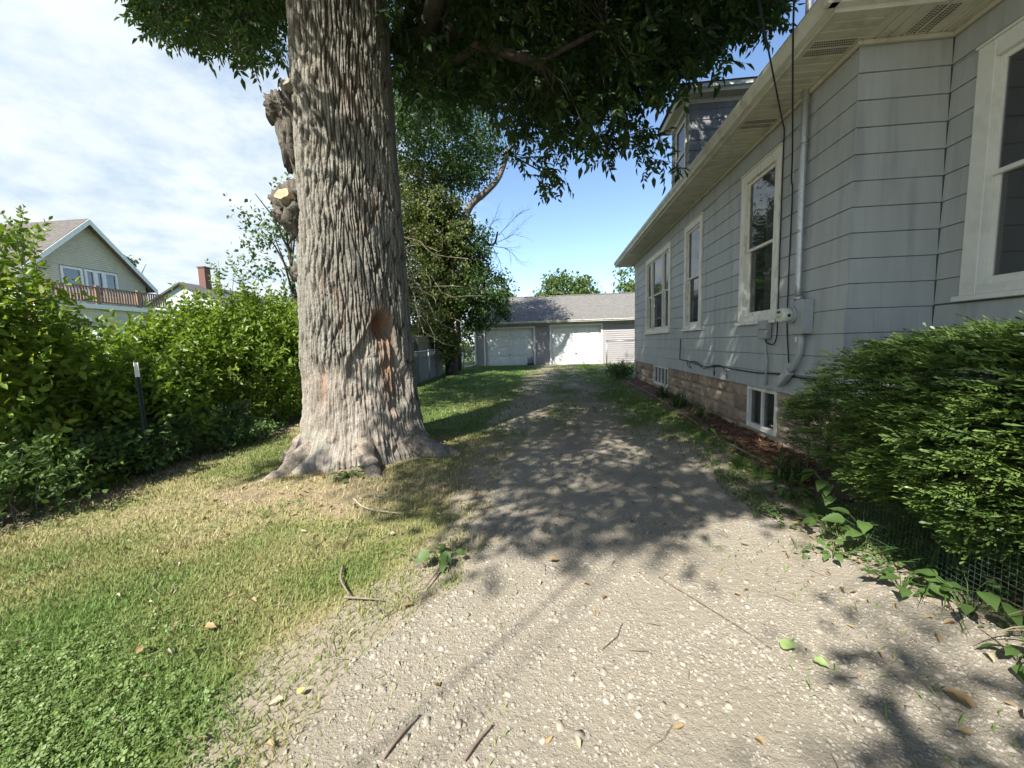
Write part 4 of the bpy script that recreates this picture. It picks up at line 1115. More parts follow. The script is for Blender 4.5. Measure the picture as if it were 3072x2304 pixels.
warp = 0.035*(fbm(U*4+7, ZZ*2.2, 3, 3)-0.5)*2
f1, f2, cid = worley((U+warp)/0.041+40, (ZZ+0.22*(fbm(U*6, ZZ*2, 2, 8)-0.5))/0.50+10, 21)
ridge = sstep(0.05, 0.30, f2-f1)
g1, g2, cid2 = worley((U+warp*1.3)/0.020+90, ZZ/0.11+33, 51)
plate = sstep(0.0, 0.3, g2-g1)
fine = fbm(U*60, ZZ*22, 3, 61)
crack = sstep(0.0, 0.10, np.abs(fbm(U*9+cid*40, ZZ*9+cid*17, 2, 111)-0.5))
hgt = 0.031*ridge*(0.75+0.25*crack) + 0.006*plate*ridge + 0.009*(fine-0.5) + 0.016*(cid-0.5)*ridge
# worn lower bark and the open scar (s to the right as seen from the drive)
edge = 0.16*(fbm(U*3.5, ZZ*3.0, 4, 71)-0.5)*2
bare_low = 1-sstep(-0.10, 0.14, ZZ-(1.20+0.30*np.exp(-((U+0.1)/0.3)**2)*0+edge - 0.55*sstep(0.45, 0.75, U)))
scar = sstep(0.0, 0.12, (0.50 - np.sqrt(((U-0.25+0.05*np.sin(ZZ*6))/(0.27+0.26*sstep(1.6, 0.9, ZZ)))**2 + ((ZZ-1.25)/0.72)**2)*0.5) + edge*0.22)
bare = np.clip(np.maximum(bare_low*0.9, scar), 0, 1)
string = fbm(U*38+0.6*fbm(U*8, ZZ*5, 2, 5), ZZ*5.0, 4, 81)
lump = fbm(U*7, ZZ*6, 3, 83)
hgt = hgt*(1-0.80*bare) + bare*(0.034*(string-0.5) + (0.06+0.10*np.exp(-np.maximum(ZZ, 0)/0.35))*(lump-0.5) - 0.006)
cav = np.exp(-(((U-0.30)/0.115)**2 + ((ZZ-1.72)/0.15)**2)**1.5)
hgt = hgt - 0.15*cav - 0.035*scar + 0.10*scar*(1-scar) + scar*0.035*(string-0.5)
c2 = np.exp(-(((U+0.42)/0.05)**2 + ((ZZ-1.02)/0.22)**2)**1.3); hgt = hgt - 0.04*c2
RR = R0 + hgt
lean = 0.012*ZZ
V = np.stack([TX + lean + RR*np.cos(TH), TY + RR*np.sin(TH), ZZ], -1).reshape(-1, 3)
ny, nx = TH.shape
i0 = (np.arange(ny-1)[:, None]*nx + np.arange(nx)[None, :]); i1 = (np.arange(ny-1)[:, None]*nx + (np.arange(nx)+1)[None, :] % nx)
Fq = np.stack([i0, i1, i1+nx, i0+nx], -1).reshape(-1, 4)
col = np.zeros(TH.shape+(3,))
dark_c = np.array([0.055, 0.046, 0.037]); rid_a = np.array([0.262, 0.25, 0.215]); rid_b = np.array([0.18, 0.168, 0.143]); bare_a = np.array([0.32, 0.286, 0.243]); bare_b = np.array([0.19, 0.162, 0.135]); rot_c = np.array([0.225, 0.115, 0.058])
mixr = np.clip(cid*0.6+fine*0.6-0.1, 0, 1)[..., None]
bk = rid_a*mixr + rid_b*(1-mixr)
rr_ = np.clip(ridge*0.85+0.15*plate, 0, 1)[..., None]
bk = dark_c*(1-rr_) + bk*rr_
red = sstep(0.63, 0.75, fbm(U*5, ZZ*1.6, 3, 95))[..., None]*0.35
bk = bk*(1-red) + np.array([0.22, 0.14, 0.10])*red
bw = np.clip((string-0.28)*2.0, 0, 1)[..., None]
br = bare_a*bw + bare_b*(1-bw)
gre = sstep(0.5, 0.7, fbm(U*4, ZZ*3, 3, 99))[..., None]*0.5*bare[..., None]
br = br*(1-gre) + np.array([0.25, 0.255, 0.215])*gre
rotm = np.clip(1.1*np.exp(-(((U-0.30)/0.13)**2 + ((ZZ-1.72)/0.20)**2)) + 0.7*np.exp(-(((U-0.36)/0.09)**2 + ((ZZ-1.15)/0.45)**2)) + 0.5*c2, 0, 1)[..., None]*np.clip(0.5+string, 0, 1)[..., None]
b3 = bare[..., None]
col = bk*(1-b3) + br*b3
col = col*(1-rotm) + rot_c*rotm
M['trunkbark'], nt, out = mat_new('furrowed_ash_bark')
at = nt.nodes.new('ShaderNodeAttribute'); at.attribute_name = 'tint'
geo = nt.nodes.new('ShaderNodeNewGeometry'); no = nt.nodes.new('ShaderNodeTexNoise'); no.inputs['Scale'].default_value = 55; no.inputs['Detail'].default_value = 6
nt.links.new(geo.outputs['Position'], no.inputs['Vector'])
mr = nt.nodes.new('ShaderNodeMapRange'); mr.inputs[1].default_value = 0.3; mr.inputs[2].default_value = 0.7; mr.inputs[3].default_value = 0.72; mr.inputs[4].default_value = 1.28
nt.links.new(no.outputs[0], mr.inputs[0])
hs = nt.nodes.new('ShaderNodeHueSaturation'); nt.links.new(at.outputs['Color'], hs.inputs['Color']); nt.links.new(mr.outputs[0], hs.inputs['Value'])
bs = nt.nodes.new('ShaderNodeBsdfPrincipled'); bs.inputs['Roughness'].default_value = 0.95; bs.inputs['Specular IOR Level'].default_value = 0.2
nt.links.new(hs.outputs[0], bs.inputs['Base Color'])
bp = nt.nodes.new('ShaderNodeBump'); bp.inputs['Strength'].default_value = 0.7; bp.inputs['Distance'].default_value = 0.012
nt.links.new(no.outputs[0], bp.inputs['Height']); nt.links.new(bp.outputs[0], bs.inputs['Normal']); nt.links.new(bs.outputs[0], out.inputs[0])
me = mesh_np('trunk', V, Fq, M['trunkbark'], smooth=True)
ca = me.attributes.new('tint', 'FLOAT_COLOR', 'POINT')
ca.data.foreach_set('color', np.concatenate([col.reshape(-1, 3), np.ones((len(V), 1))], 1).astype(np.float32).ravel())
trunk = link('trunk', me, ash)
def root(pts, rs, seed):
    P_ = catmull([(a_, b_, c_-0.05) for a_, b_, c_ in pts], 8); rr2 = np.interp(np.linspace(0, 1, len(P_)), np.linspace(0, 1, len(rs)), rs)*(1+0.22*(np.array([vnoise(k*0.6, seed, 3) for k in range(len(P_))])-0.5))
    mb = MB(); mb.tube(P_, list(rr2), 16); v_ = np.array(mb.v); mb.v = [tuple(q+0.07*np.array([fbm(q[0]*9, q[2]*9+seed, 2, 1)-0.5, fbm(q[1]*9, q[2]*9+seed, 2, 2)-0.5, fbm(q[0]*9, q[1]*9+seed, 2, 3)-0.5])) for q in v_]
    return mb.build('root', M['rootbark'], ash)
M['rootbark'] = surf('worn_root_bark', (0.18, 0.15, 0.12), (0.36, 0.305, 0.245), scale=26, rough=0.95, bump=1.0, bdist=0.03, c3=(0.10, 0.082, 0.066), c3scale=14, c3amt=0.8)
root([(-2.85, 4.5, 0.38), (-3.0, 4.27, 0.20), (-3.12, 4.06, 0.09), (-3.25, 3.92, 0.02), (-3.36, 3.82, -0.05)], [0.14, 0.115, 0.08, 0.05, 0.03], 3)
root([(-1.85, 4.8, 0.40), (-1.62, 4.86, 0.20), (-1.38, 4.93, 0.10), (-1.2, 4.96, 0.02), (-1.02, 4.98, -0.06)], [0.15, 0.12, 0.08, 0.05, 0.03], 8)
root([(-2.25, 4.45, 0.35), (-2.12, 4.25, 0.18), (-2.0, 4.12, 0.07), (-1.85, 4.0, 0.0), (-1.7, 3.85, -0.05)], [0.12, 0.095, 0.065, 0.04, 0.02], 12)
root([(-3.2, 4.8, 0.32), (-3.38, 4.74, 0.15), (-3.52, 4.7, 0.05), (-3.65, 4.66, -0.04)], [0.13, 0.095, 0.06, 0.03], 15)

M['burlbark'] = surf('knobbly_burl_bark', (0.075, 0.065, 0.053), (0.18, 0.16, 0.135), scale=22, stretch=(1, 1, 0.5), rough=0.95, bump=1.0, bdist=0.04, c3=(0.05, 0.042, 0.034), c3scale=12, c3amt=0.8)
def lump_mesh(name, c, rx, ry, rz, seed, mat, parent, amp=0.3, nu=40, nv=28, tilt=None, freq=3.0):
    t = np.linspace(0, 2*math.pi, nu, endpoint=False); p = np.linspace(0.0, math.pi, nv)
    T_, P_ = np.meshgrid(t, p)
    x, y_, z = np.sin(P_)*np.cos(T_), np.sin(P_)*np.sin(T_), np.cos(P_)
    d = 1 + amp*(fbm(x*freq+seed, z*freq+y_*freq*0.7, 4, seed)-0.5)*2 + 0.06*(fbm(x*14+seed, y_*14+z*14, 2, seed+3)-0.5)
    W_ = np.stack([x*d*rx, y_*d*ry, z*d*rz], -1).reshape(-1, 3)
    if tilt is not None: W_ = W_ @ np.array(Matrix.Rotation(tilt, 3, 'Y')).T
    W_ = W_ + np.array(c)
    k0 = (np.arange(nv-1)[:, None]*nu + np.arange(nu)[None, :]); k1 = (np.arange(nv-1)[:, None]*nu + (np.arange(nu)+1)[None, :] % nu)
    return link(name, mesh_np(name, W_, np.stack([k0, k0+nu, k1+nu, k1], -1).reshape(-1, 4), mat, True), parent)
def cut_disc(c, nrm, r, mat, parent):
    nrm = np.array(nrm, float); nrm /= np.linalg.norm(nrm); a = np.cross(nrm, (0, 0, 1.0)); a /= np.linalg.norm(a); b = np.cross(nrm, a)
    n = 36; top = []; bot = []
    for i in range(n):
        an = 2*math.pi*i/n; q = r*(1+0.16*math.sin(2*an+1)+0.08*math.sin(5*an))
        top.append(np.array(c)+q*(math.cos(an)*a+math.sin(an)*b)); bot.append(np.array(c)+q*1.25*(math.cos(an)*a+math.sin(an)*b)-nrm*0.10)
    mb = MB(); mb.add(top+bot, [tuple(range(n))]+[(i, n+i, n+(i+1) % n, (i+1) % n) for i in range(n)])
    return fix_normals(mb.build('cut_face', mat, parent))
SL = np.array([-math.sin(-TO_CAM-math.pi/2)*0-0.89, -0.455, 0])     # sideways, to the left of the trunk as seen from the drive
def left_pt(out_, z, fwd=0.0):
    d = np.array([math.cos(TO_CAM-math.pi/2), math.sin(TO_CAM-math.pi/2), 0]); f = np.array([math.cos(TO_CAM), math.sin(TO_CAM), 0])
    return np.array([TX+0.012*z, TY, z]) + d*out_ + f*fwd
b1 = lump_mesh('burl', left_pt(0.60, 4.12, 0.05), 0.16, 0.17, 0.50, 4, M['burlbark'], ash, amp=0.55, freq=4.5)
lump_mesh('burl', left_pt(0.71, 4.30, 0.05), 0.17, 0.16, 0.17, 5, M['burlbark'], ash, amp=0.6, freq=5.5)
cut_disc(left_pt(0.81, 4.34, 0.11), np.array([math.cos(TO_CAM-1.1), math.sin(TO_CAM-1.1), 0.55]), 0.085, M['greycut'], ash)
cut_disc(left_pt(0.64, 4.52, 0.24), np.array([math.cos(TO_CAM-0.6), math.sin(TO_CAM-0.6), 0.5]), 0.06, M['greycut'], ash)
lump_mesh('burl', left_pt(0.65, 3.13, 0.08), 0.24, 0.24, 0.28, 6, M['burlbark'], ash, amp=0.55, freq=4.5)
cut_disc(left_pt(0.74, 3.25, 0.33), np.array([math.cos(TO_CAM-0.45), math.sin(TO_CAM-0.45), 0.35]), 0.075, M['cutwood'], ash)
lump_mesh('burl', left_pt(0.63, 2.42, 0.05), 0.09, 0.09, 0.13, 8, M['burlbark'], ash, amp=0.4, freq=5)
cut_disc(left_pt(0.71, 2.47, 0.06), np.array([math.cos(TO_CAM-1.2), math.sin(TO_CAM-1.2), 0.5]), 0.05, M['cutwood'], ash)

# compound leaves and sprays
def compound(L=0.26, pairs=3, ll=0.118, lw=0.046, seed=0):
    r = np.random.default_rng(seed); it = [((thin_stem((0, 0, 0), (L, 0, -0.03), 0.0022)), (0, 0, 0), (1, 0, 0), 0, 1.0)]
    lt = leaf_t(ll, lw)
    for k in range(pairs):
        x = L*(0.30+0.62*k/pairs)
        for s_ in (-1, 1): it.append((lt, (x, 0, -0.03*x/L), (0.62+r.normal()*0.12, s_*0.78, -0.28+r.normal()*0.2), r.normal()*0.35, r.uniform(0.8, 1.1)))
    it.append((lt, (L, 0, -0.03), (1, r.normal()*0.15, -0.3), r.normal()*0.3, 1.1))
    return place(it)
COMP = [compound(seed=s, L=0.22+0.02*s) for s in range(4)]
def spray_t(seed, n=6, tw=0.42):
    r = np.random.default_rng(seed+100); it = [((thin_stem((0, 0, 0), (tw, 0, 0.03), 0.0045)), (0, 0, 0), (1, 0, 0), 0, 1)]
    for k in range(n):
        x = tw*(0.25+0.75*(k//2)/(max(1, n//2-1)+0.01)) if k < n-1 else tw
        an = (k % 2)*math.pi + (k//2)*1.57 + r.normal()*0.3
        it.append((COMP[r.integers(4)], (min(x, tw), 0, 0.02), (0.55+r.normal()*0.2, math.cos(an)*0.8, math.sin(an)*0.45-0.25), r.normal()*0.4, r.uniform(0.85, 1.12)))
    return place(it)
SPRAY = [spray_t(s) for s in range(6)]
def coarse_t(seed):
    r = np.random.default_rng(seed+300); it = []
    lt = leaf_q(0.16, 0.072)
    for k in range(22): it.append((lt, tuple(r.normal(size=3)*np.array([0.17, 0.17, 0.09])+np.array([0.2, 0, 0])), tuple(r.normal(size=3)+np.array([0.5, 0, -0.5])), r.normal()*0.6, r.uniform(0.8, 1.15)))
    return place(it)
COARSE = [coarse_t(s) for s in range(5)]

POLY_L = [(390, -260), (405, 50), (520, 95), (640, 120), (740, 165), (850, 150), (870, -260)]
POLY_R = [(1170, -260), (1190, 300), (1400, 350), (1460, 420), (1540, 480), (1600, 530), (1660, 535), (1700, 430), (1800, 455), (1880, 425), (1905, 480), (1955, 480), (1960, 420), (1925, 330), (2010, 220), (2110, 170), (2220, 110), (2340, 40), (2390, -260)]
def in_frame(u, v, z, m=90): return (z > 0.3) & (u > -m) & (u < 3072+m) & (v > -m) & (v < 2304+m)
# --- visible sprays, spread through the depth of the crown
def sample_poly(poly, N, d0, d1, low=None):
    us = [p[0] for p in poly]; vs = [p[1] for p in poly]
    u = rng.uniform(min(us), max(us), N*6); v = rng.uniform(min(vs), max(vs), N*6)
    k = in_poly(u, v, poly); u, v = u[k][:N], v[k][:N]
    return unproject(u, v, rng.uniform(d0, d1, len(u))), u, v
P1, u1, v1 = sample_poly(POLY_R, 2300, 4.6, 11.5)
# the low rim of the crown hangs near; the deep leaves sit higher
elev_ok = (P1[:, 2] > 2.9) & (P1[:, 2] < 13) & ((P1[:, 0]-TX)**2+(P1[:, 1]-TY)**2 < 9.5**2)
rim = v1 > np.interp(u1, [1170, 1450, 1700, 2000, 2400], [230, 300, 330, 250, -40])
keep = elev_ok & (~rim | (np.linalg.norm(P1-CAMP, axis=1) < 9.0))
keep &= rng.random(len(P1)) < np.where(rim, 0.55, 0.92)
P1 = P1[keep]
P2, u2, v2 = sample_poly(POLY_L, 900, 5.6, 11.0)
P2 = P2[(P2[:, 2] > 3.6) & ((P2[:, 0]-TX)**2+(P2[:, 1]-TY)**2 < 8.5**2)][:420]
VIS = np.concatenate([P1, P2])
# keep leaves off the house
def off_house(P): return ~((P[:, 0] > 1.75) & (P[:, 2] < 4.5+0.52*(P[:, 0]-2.0)) & (P[:, 1] < 14.5))
VIS = VIS[off_house(VIS)]
# --- the rest of the crown overhead and behind the camera, where it shades the drive
LIT_EDGE = ([-5, -3.3, -2.4, -1.47, -0.6, -0.4, -0.04, 0.34, 0.66, 1.45, 1.8, 2.6], [4.4, 4.3, 4.2, 3.52, 3.12, 2.7, 2.46, 2.4, 2.75, 3.55, 3.0, 2.6])
def shade_keep(P):
    """share of crown kept by where its shadow falls: the tree leaves the near lawn open to the sun"""
    t = P[:, 2]/(-SD[2]); gx_, gy_ = P[:, 0]+SD[0]*t, P[:, 1]+SD[1]*t
    p = np.ones(len(P))
    e = np.interp(gx_, *LIT_EDGE) + 0.22*(vnoise(gx_*3, gy_*3, 4)-0.5)
    near = gy_ < e
    corner = (gx_ > 0.95+(gy_-1.29)*0.95) & (gx_ < 1.35+(gy_-1.29)*1.1) & (gy_ < 2.4)
    p = np.where(near & (gy_ > -4), np.where(corner, 0.8, 0.0), p)
    strip = (gx_ > -3.6) & (gx_ < -1.35) & (gy_ > 6.6) & (gy_ < 9.6)
    p = np.where(strip, 0.10, p)
    p = np.where((gy_ > 17.8), 0.03, p)
    p = np.where((gx_ < -3.8), 0.05, p)
    # trunk: sunlit foot, dappled above
    hd = SD[:2]/np.linalg.norm(SD[:2]); rel = np.array([TX, TY])-P[:, :2]
    along = rel @ hd; perp = np.abs(rel[:, 0]*hd[1]-rel[:, 1]*hd[0])
    zt = P[:, 2]+SD[2]*along/np.linalg.norm(SD[:2])
    hit_ = (perp < 0.95) & (along > 0)
    p = np.where(hit_ & (zt > -0.6) & (zt < 1.9), 0.0, p)
    p = np.where(hit_ & (zt >= 1.9) & (zt < 6.0), p*0.55, p)
    # shrubs keep the sun on their tops
    t2 = (P[:, 2]-2.2)/(-SD[2]); hx, hy = P[:, 0]+SD[0]*t2, P[:, 1]+SD[1]*t2
    p = np.where((hx < -4.5) & (hy > 1) & (hy < 11), 0.04, p)
    return p
N = 34000
Q = np.array([-1.8, 2.0, 8.6]) + rng.uniform(-1, 1, (N, 3))*np.array([9.0, 10.5, 5.2])
e = ((Q-np.array([-1.8, 2.0, 8.6]))/np.array([9.0, 10.5, 5.2])); e2 = (e**2).sum(1)
Q = Q[(e2 < 1) & (Q[:, 2] > 4.6)]
u, v, z = project(Q)
okf = ~in_frame(u, v, z, 260)
Q = Q[okf & off_house(Q)]
Q = Q[rng.random(len(Q)) < shade_keep(Q)]
clump = fbm(Q[:, 0]*0.55+9, Q[:, 1]*0.55+Q[:, 2]*0.4, 3, 15)
Q = Q[clump > 0.37][:4000]
tgt = np.concatenate([np.stack([rng.uniform(2.6, 3.45, 270), np.full(270, 3.99), rng.uniform(1.7, 3.9, 270)], -1), np.stack([np.full(160, 3.43), rng.uniform(2.4, 4.0, 160), rng.uniform(1.6, 3.8, 160)], -1)])
EXQ = tgt - SD*rng.uniform(4.5, 10, len(tgt))[:, None] + rng.normal(size=tgt.shape)*0.15  # unseen sprays added along the sun's path to shade the near house walls
u, v, z = project(EXQ); EXQ = EXQ[~in_frame(u, v, z, 260) & off_house(EXQ) & (EXQ[:, 2] > 4.6)]
EXQ = EXQ[rng.random(len(EXQ)) < shade_keep(EXQ)]
Q = np.concatenate([Q, EXQ])
def spray_dirs(P):
    d = P - np.array([TX, TY, 6.0]); d[:, 2] *= 0.3
    d = d/np.linalg.norm(d, axis=1, keepdims=True) + rng.normal(size=P.shape)*np.array([0.55, 0.55, 0.35]); d[:, 2] -= 0.28
    return d
def mass(tmpls, P, dirs, s0, s1, rollamp=0.7):
    parts = []; idx = rng.integers(len(tmpls), size=len(P))
    for k, (tv, tf) in enumerate(tmpls):
        m = idx == k
        if m.any(): parts.append(scatter(tv, tf, P[m], rot_from(dirs[m], rng.normal(size=m.sum())*rollamp), rng.uniform(s0, s1, m.sum())))
    return join(parts)
dV = spray_dirs(VIS)
dist = np.linalg.norm(VIS-CAMP, axis=1)
near_i = np.argsort(dist)[:45]                      # the nearest sprays are built leaf by leaf
rest = np.setdiff1d(np.arange(len(VIS)), near_i)
cv, cf = join([mass(SPRAY, VIS[rest]-dV[rest]*0.2, dV[rest], 0.85, 1.2), mass(COARSE, Q, rand_dirs(len(Q), -0.2), 0.85, 1.2)])
crown = link('crown', mesh_np('crown', cv, cf, M['ash']), ash, kind='stuff')
LEAFME = [mesh_np('leaf', *COMP[k], M['ash']) for k in range(4)]
for i in near_i:
    d = dV[i]/np.linalg.norm(dV[i])
    for k in range(6):
        an = k*1.05+rng.normal()*0.3; a = np.cross(d, (0, 0, 1.0)); a /= np.linalg.norm(a)+1e-9; b = np.cross(a, d)
        ld = d*0.55 + a*math.cos(an)*0.8 + b*math.sin(an)*0.45 + np.array([0, 0, -0.25])
        o = link('leaf', LEAFME[k % 4], crown)
        rm = rot_from(ld[None], np.array([rng.normal()*0.4]))[0]; s_ = rng.uniform(0.85, 1.15)
        mw = Matrix(rm.tolist()).to_4x4(); mw = Matrix.Translation(VIS[i]+d*(0.07*k-0.15)) @ mw @ Matrix.Scale(s_, 4)
        o.matrix_basis = mw
# limbs and twigs: every cluster is joined to the nearest wood
ALL = np.concatenate([VIS, Q]); org = np.array([TX, TY, 6.0])
nodes = [np.array([TX+0.012*z_, TY, z_]) for z_ in (5.4, 6.2, 7.0, 7.8, 8.4)]; parent_i = [-1, 0, 1, 2, 3]
def crosses_open_sky(p0, p1):
    q = np.linspace(0, 1, 7)[:, None]*(np.asarray(p1)-np.asarray(p0))+np.asarray(p0); a_, b_, c_ = project(q)
    return bool((in_frame(a_, b_, c_, 0) & (b_ < 1000) & ~in_poly(a_, b_, POLY_L) & ~in_poly(a_, b_, POLY_R)).any())
sel = rng.choice(len(ALL), 420, replace=False); seeds = ALL[sel]
seeds = seeds[np.argsort(np.linalg.norm(seeds-org, axis=1))]
leafnode = []
for s_ in seeds:
    A = np.array(nodes); dd = np.linalg.norm(A-s_, axis=1) + 0.35*np.maximum(0, np.linalg.norm(A-org, axis=1)-np.linalg.norm(s_-org)+0.3)*3 + 0.6*np.maximum(0, A[:, 2]-s_[2])
    j = int(np.argmin(dd)); a = nodes[j]; L_ = np.linalg.norm(s_-a); prev = j
    n = max(1, int(L_/0.7))
    for k in range(1, n+1):
        t = k/n; q = a+(s_-a)*t + np.array([0, 0, 0.16*L_*math.sin(math.pi*t)]) + rng.normal(size=3)*0.06*min(L_, 1.5)*(0 if k == n else 1)
        nodes.append(q); parent_i.append(prev); prev = len(nodes)-1
    leafnode.append(prev)
cnt = np.zeros(len(nodes))
A = np.array(nodes)
tw = MB()
for p in ALL:
    j = int(np.argmin(((A-p)**2).sum(1))); cnt[j] += 1
    d_ = np.linalg.norm(A[j]-p)
    if 0.06 < d_ < 1.1 and not (d_ > 0.5 and crosses_open_sky(A[j], p)): tw.tube([A[j], (A[j]+p)/2+rng.normal(size=3)*0.08*d_, p], [0.007, 0.0055, 0.004], 3, cap=False)
tw.build('twigs', M['barkdark'], ash, kind='stuff')
for j in range(len(nodes)-1, 0, -1): cnt[parent_i[j]] += cnt[j]
rad = np.minimum(0.009 + 0.0036*np.sqrt(cnt), 0.13)
chains = {}
done = set()
kids = {}
for j in range(1, len(nodes)): kids.setdefault(parent_i[j], []).append(j)
def chain_from(j):
    ch = [j]
    while ch[-1] in kids:
        nx_ = max(kids[ch[-1]], key=lambda q: cnt[q]); ch.append(nx_)
    return ch
starts = [k for j in range(5) for k in kids.get(j, []) if k > 4]
stack = [(parent_i[k], k) for k in starts]; small = MB(); nl = 0
while stack:
    pj, k = stack.pop(); ch = chain_from(k); pts = [nodes[pj]]+[nodes[q] for q in ch]; rs = [min(rad[ch[0]]*1.15, rad[pj])]+[rad[q] for q in ch]
    if pj <= 4: rs[0] = rad[ch[0]]*1.25
    mids = np.array([(a_+b_)/2 for a_, b_ in zip(pts, pts[1:])]); mu, mv, mz = project(mids)
    bad = (shade_keep(mids) < 0.02) & ~in_frame(mu, mv, mz, 60)
    if bad.any():
        k0 = int(np.argmax(bad)); pts, rs = pts[:k0+1], rs[:k0+1]
        if len(pts) < 2: pts = None
    if pts is None: pass
    elif rs[0] > 0.045 and len(pts) > 2:
        MB().tube(pts, rs, 8).build('limb', M['barkdark'], ash); nl += 1
    elif not any(crosses_open_sky(a_, b_) for a_, b_ in zip(pts, pts[1:])): small.tube(pts, rs, 5, cap=False)
    for q in ch:
        for kk in kids.get(q, []):
            if kk not in ch: stack.append((q, kk))
small.build('small_branches', M['barkdark'], ash, kind='stuff')
print('ash sprays', len(VIS), len(Q), 'limbs', nl)

# ------------------------------------------------------------------ shrubs along the left boundary
def shoot_t(seed, n=6, L=0.46, ll=0.118, lw=0.064):
    r = np.random.default_rng(seed+500); it = [(thin_stem((0, 0, 0), (L, 0, 0), 0.003), (0, 0, 0), (1, 0, 0), 0, 1)]
    lt = leaf_t(ll, lw, 0.16, 0.22)
    for k in range(n):
        x = L*(0.12+0.88*k/(n-1)); an0 = k*1.57+r.normal()*0.3
        for s_ in (0, math.pi):
            an = an0+s_
            it.append((lt, (x, 0, 0), (0.35+0.5*k/n+r.normal()*0.15, math.cos(an), math.sin(an)), r.normal()*0.5, r.uniform(0.7, 1.1)*(1.0-0.35*k/n)))
    return place(it)
SHOOT = [shoot_t(s) for s in range(6)]
LEAF1 = bigleaf(0.115, 0.062, M['shrub'])
LEAFW = bigleaf(0.08, 0.045, M['weed'], seed=3)
def shrub(name, label, cat, cx, cy, rx, ry, h, n, group=None, leafy=14, zlow=0.0, mat='shrub', lean=(0, 0), sprigs=(), scale=(0.9, 1.3), stem=0.018, tm=None):
    o = thing(name, label, cat, (0, 0, 0), group)
    g = gz(cx, cy)
    # shell-weighted dome
    d = rng.normal(size=(n, 3)); d[:, 2] = np.abs(d[:, 2])*0.9; d /= np.linalg.norm(d, axis=1, keepdims=True)
    rad_ = 1-0.6*rng.random(n)**1.8
    low = rng.random(n) < 0.35
    d[low, 2] = 0
    d[low] /= np.linalg.norm(d[low], axis=1, keepdims=True)
    P = np.stack([d[:, 0]*rx*rad_, d[:, 1]*ry*rad_, d[:, 2]*h*0.5*rad_], -1)
    P[:, 2] = np.where(low, rng.uniform(zlow, 0.58, n)*h, 0.5*h+P[:, 2])
    bul = 1+0.35*(fbm(d[:, 0]*2.2+cx*3, d[:, 1]*2.2+P[:, 2]*1.3, 3, 5)-0.5)*2
    P[:, :2] *= bul[:, None]; P[:, 2] *= (0.9+0.2*vnoise(P[:, 0]*2+cx, P[:, 1]*2, 6))
    P[:, 0] += lean[0]*P[:, 2]; P[:, 1] += lean[1]*P[:, 2]
    dirs = d*0.7 + np.array([0, 0, 0.55]) + rng.normal(size=(n, 3))*0.35
    P += np.array([cx, cy, g])
    parts = [mass(tm or SHOOT, P-0.25*dirs, dirs, *scale, rollamp=1.5)]
    mb = MB()
    for k in range(7):
        a = rng.uniform(0, 2*math.pi); q = rng.uniform(0.2, 0.75)
        p0 = np.array([cx+0.12*math.cos(a), cy+0.12*math.sin(a), g-0.05]); p2 = np.array([cx+q*rx*math.cos(a)+lean[0]*h*0.6, cy+q*ry*math.sin(a)+lean[1]*h*0.6, g+h*rng.uniform(0.55, 0.85)])
        mb.tube([p0, (p0+p2)/2+rng.normal(size=3)*0.06, p2], [stem, stem*0.7, stem*0.35], 6, cap=False)
    for (sx, sy, sz) in sprigs:                       # tall shoots standing above the rest
        b = np.array([sx, sy, g+h*0.7]); t = np.array([sx+rng.normal()*0.12, sy+rng.normal()*0.1, sz]); mb.tube([b, t], [0.008, 0.003], 5, cap=False)
        m = 9; tt = rng.random(m)[:, None]; pp = b+(t-b)*(0.35+0.65*tt); dd = np.tile(t-b, (m, 1))+rng.normal(size=(m, 3))*0.5
        parts.append(mass(SHOOT, pp, dd, 0.5, 0.9, 1.5))
    mb.build('stems', M['greybark'], o, kind='stuff')
    V_, F_ = join(parts)
    fo = link('foliage', mesh_np('foliage', V_, F_, M[mat]), o, kind='stuff')
    if leafy:                                         # the leaves that show largest, one by one
        dc = np.linalg.norm(P-CAMP, axis=1); pick = np.argsort(dc)[:leafy*6:6]
        for i in pick:
            for k in range(3):
                l_ = link('leaf', LEAF1 if mat == 'shrub' else LEAFW, fo); dd = dirs[i]+rng.normal(size=3)*0.7
                rm = rot_from(dd[None], np.array([rng.normal()*0.5]))[0]
                l_.matrix_basis = Matrix.Translation(P[i]+dirs[i]*0.12+rng.normal(size=3)*0.05) @ Matrix(rm.tolist()).to_4x4() @ Matrix.Scale(rng.uniform(0.8, 1.2), 4)
    return o
GS = 'shrubs along the left boundary'
shrub('shrub', 'tall bright shrub at the far left edge, nearest the camera', 'shrub', -6.05, 3.3, 0.95, 1.0, 2.5, 950, GS, 24, sprigs=[(-6.0, 4.15, 2.85), (-5.9, 4.0, 2.75), (-6.15, 4.2, 2.95), (-5.95, 3.9, 2.8), (-6.1, 4.05, 2.9)])
shrub('shrub', 'low spreading shrub in front of the cream house, left of the metal post', 'shrub', -6.0, 4.75, 0.95, 0.95, 1.40, 820, GS, 18)
shrub('shrub', 'shrub just behind the white-tipped metal post', 'shrub', -6.55, 5.7, 1.0, 0.95, 1.78, 860, GS, 14, sprigs=[(-6.4, 5.9, 2.2)])
shrub('shrub', 'shrub right of the metal post, under the far brick chimney', 'shrub', -6.3, 6.9, 1.05, 1.05, 2.3, 860, GS, 12, sprigs=[(-6.0, 6.75, 3.1), (-6.1, 6.9, 3.0), (-6.3, 7.2, 2.9)])
shrub('shrub', 'rounded shrub next to the left side of the big trunk', 'shrub', -6.0, 8.2, 1.1, 1.05, 2.6, 860, GS, 10, sprigs=[(-6.1, 7.7, 3.0)])
shrub('shrub', 'far shrub half hidden behind the big trunk', 'shrub', -6.3, 9.9, 1.1, 1.1, 2.4, 500, GS, 6)
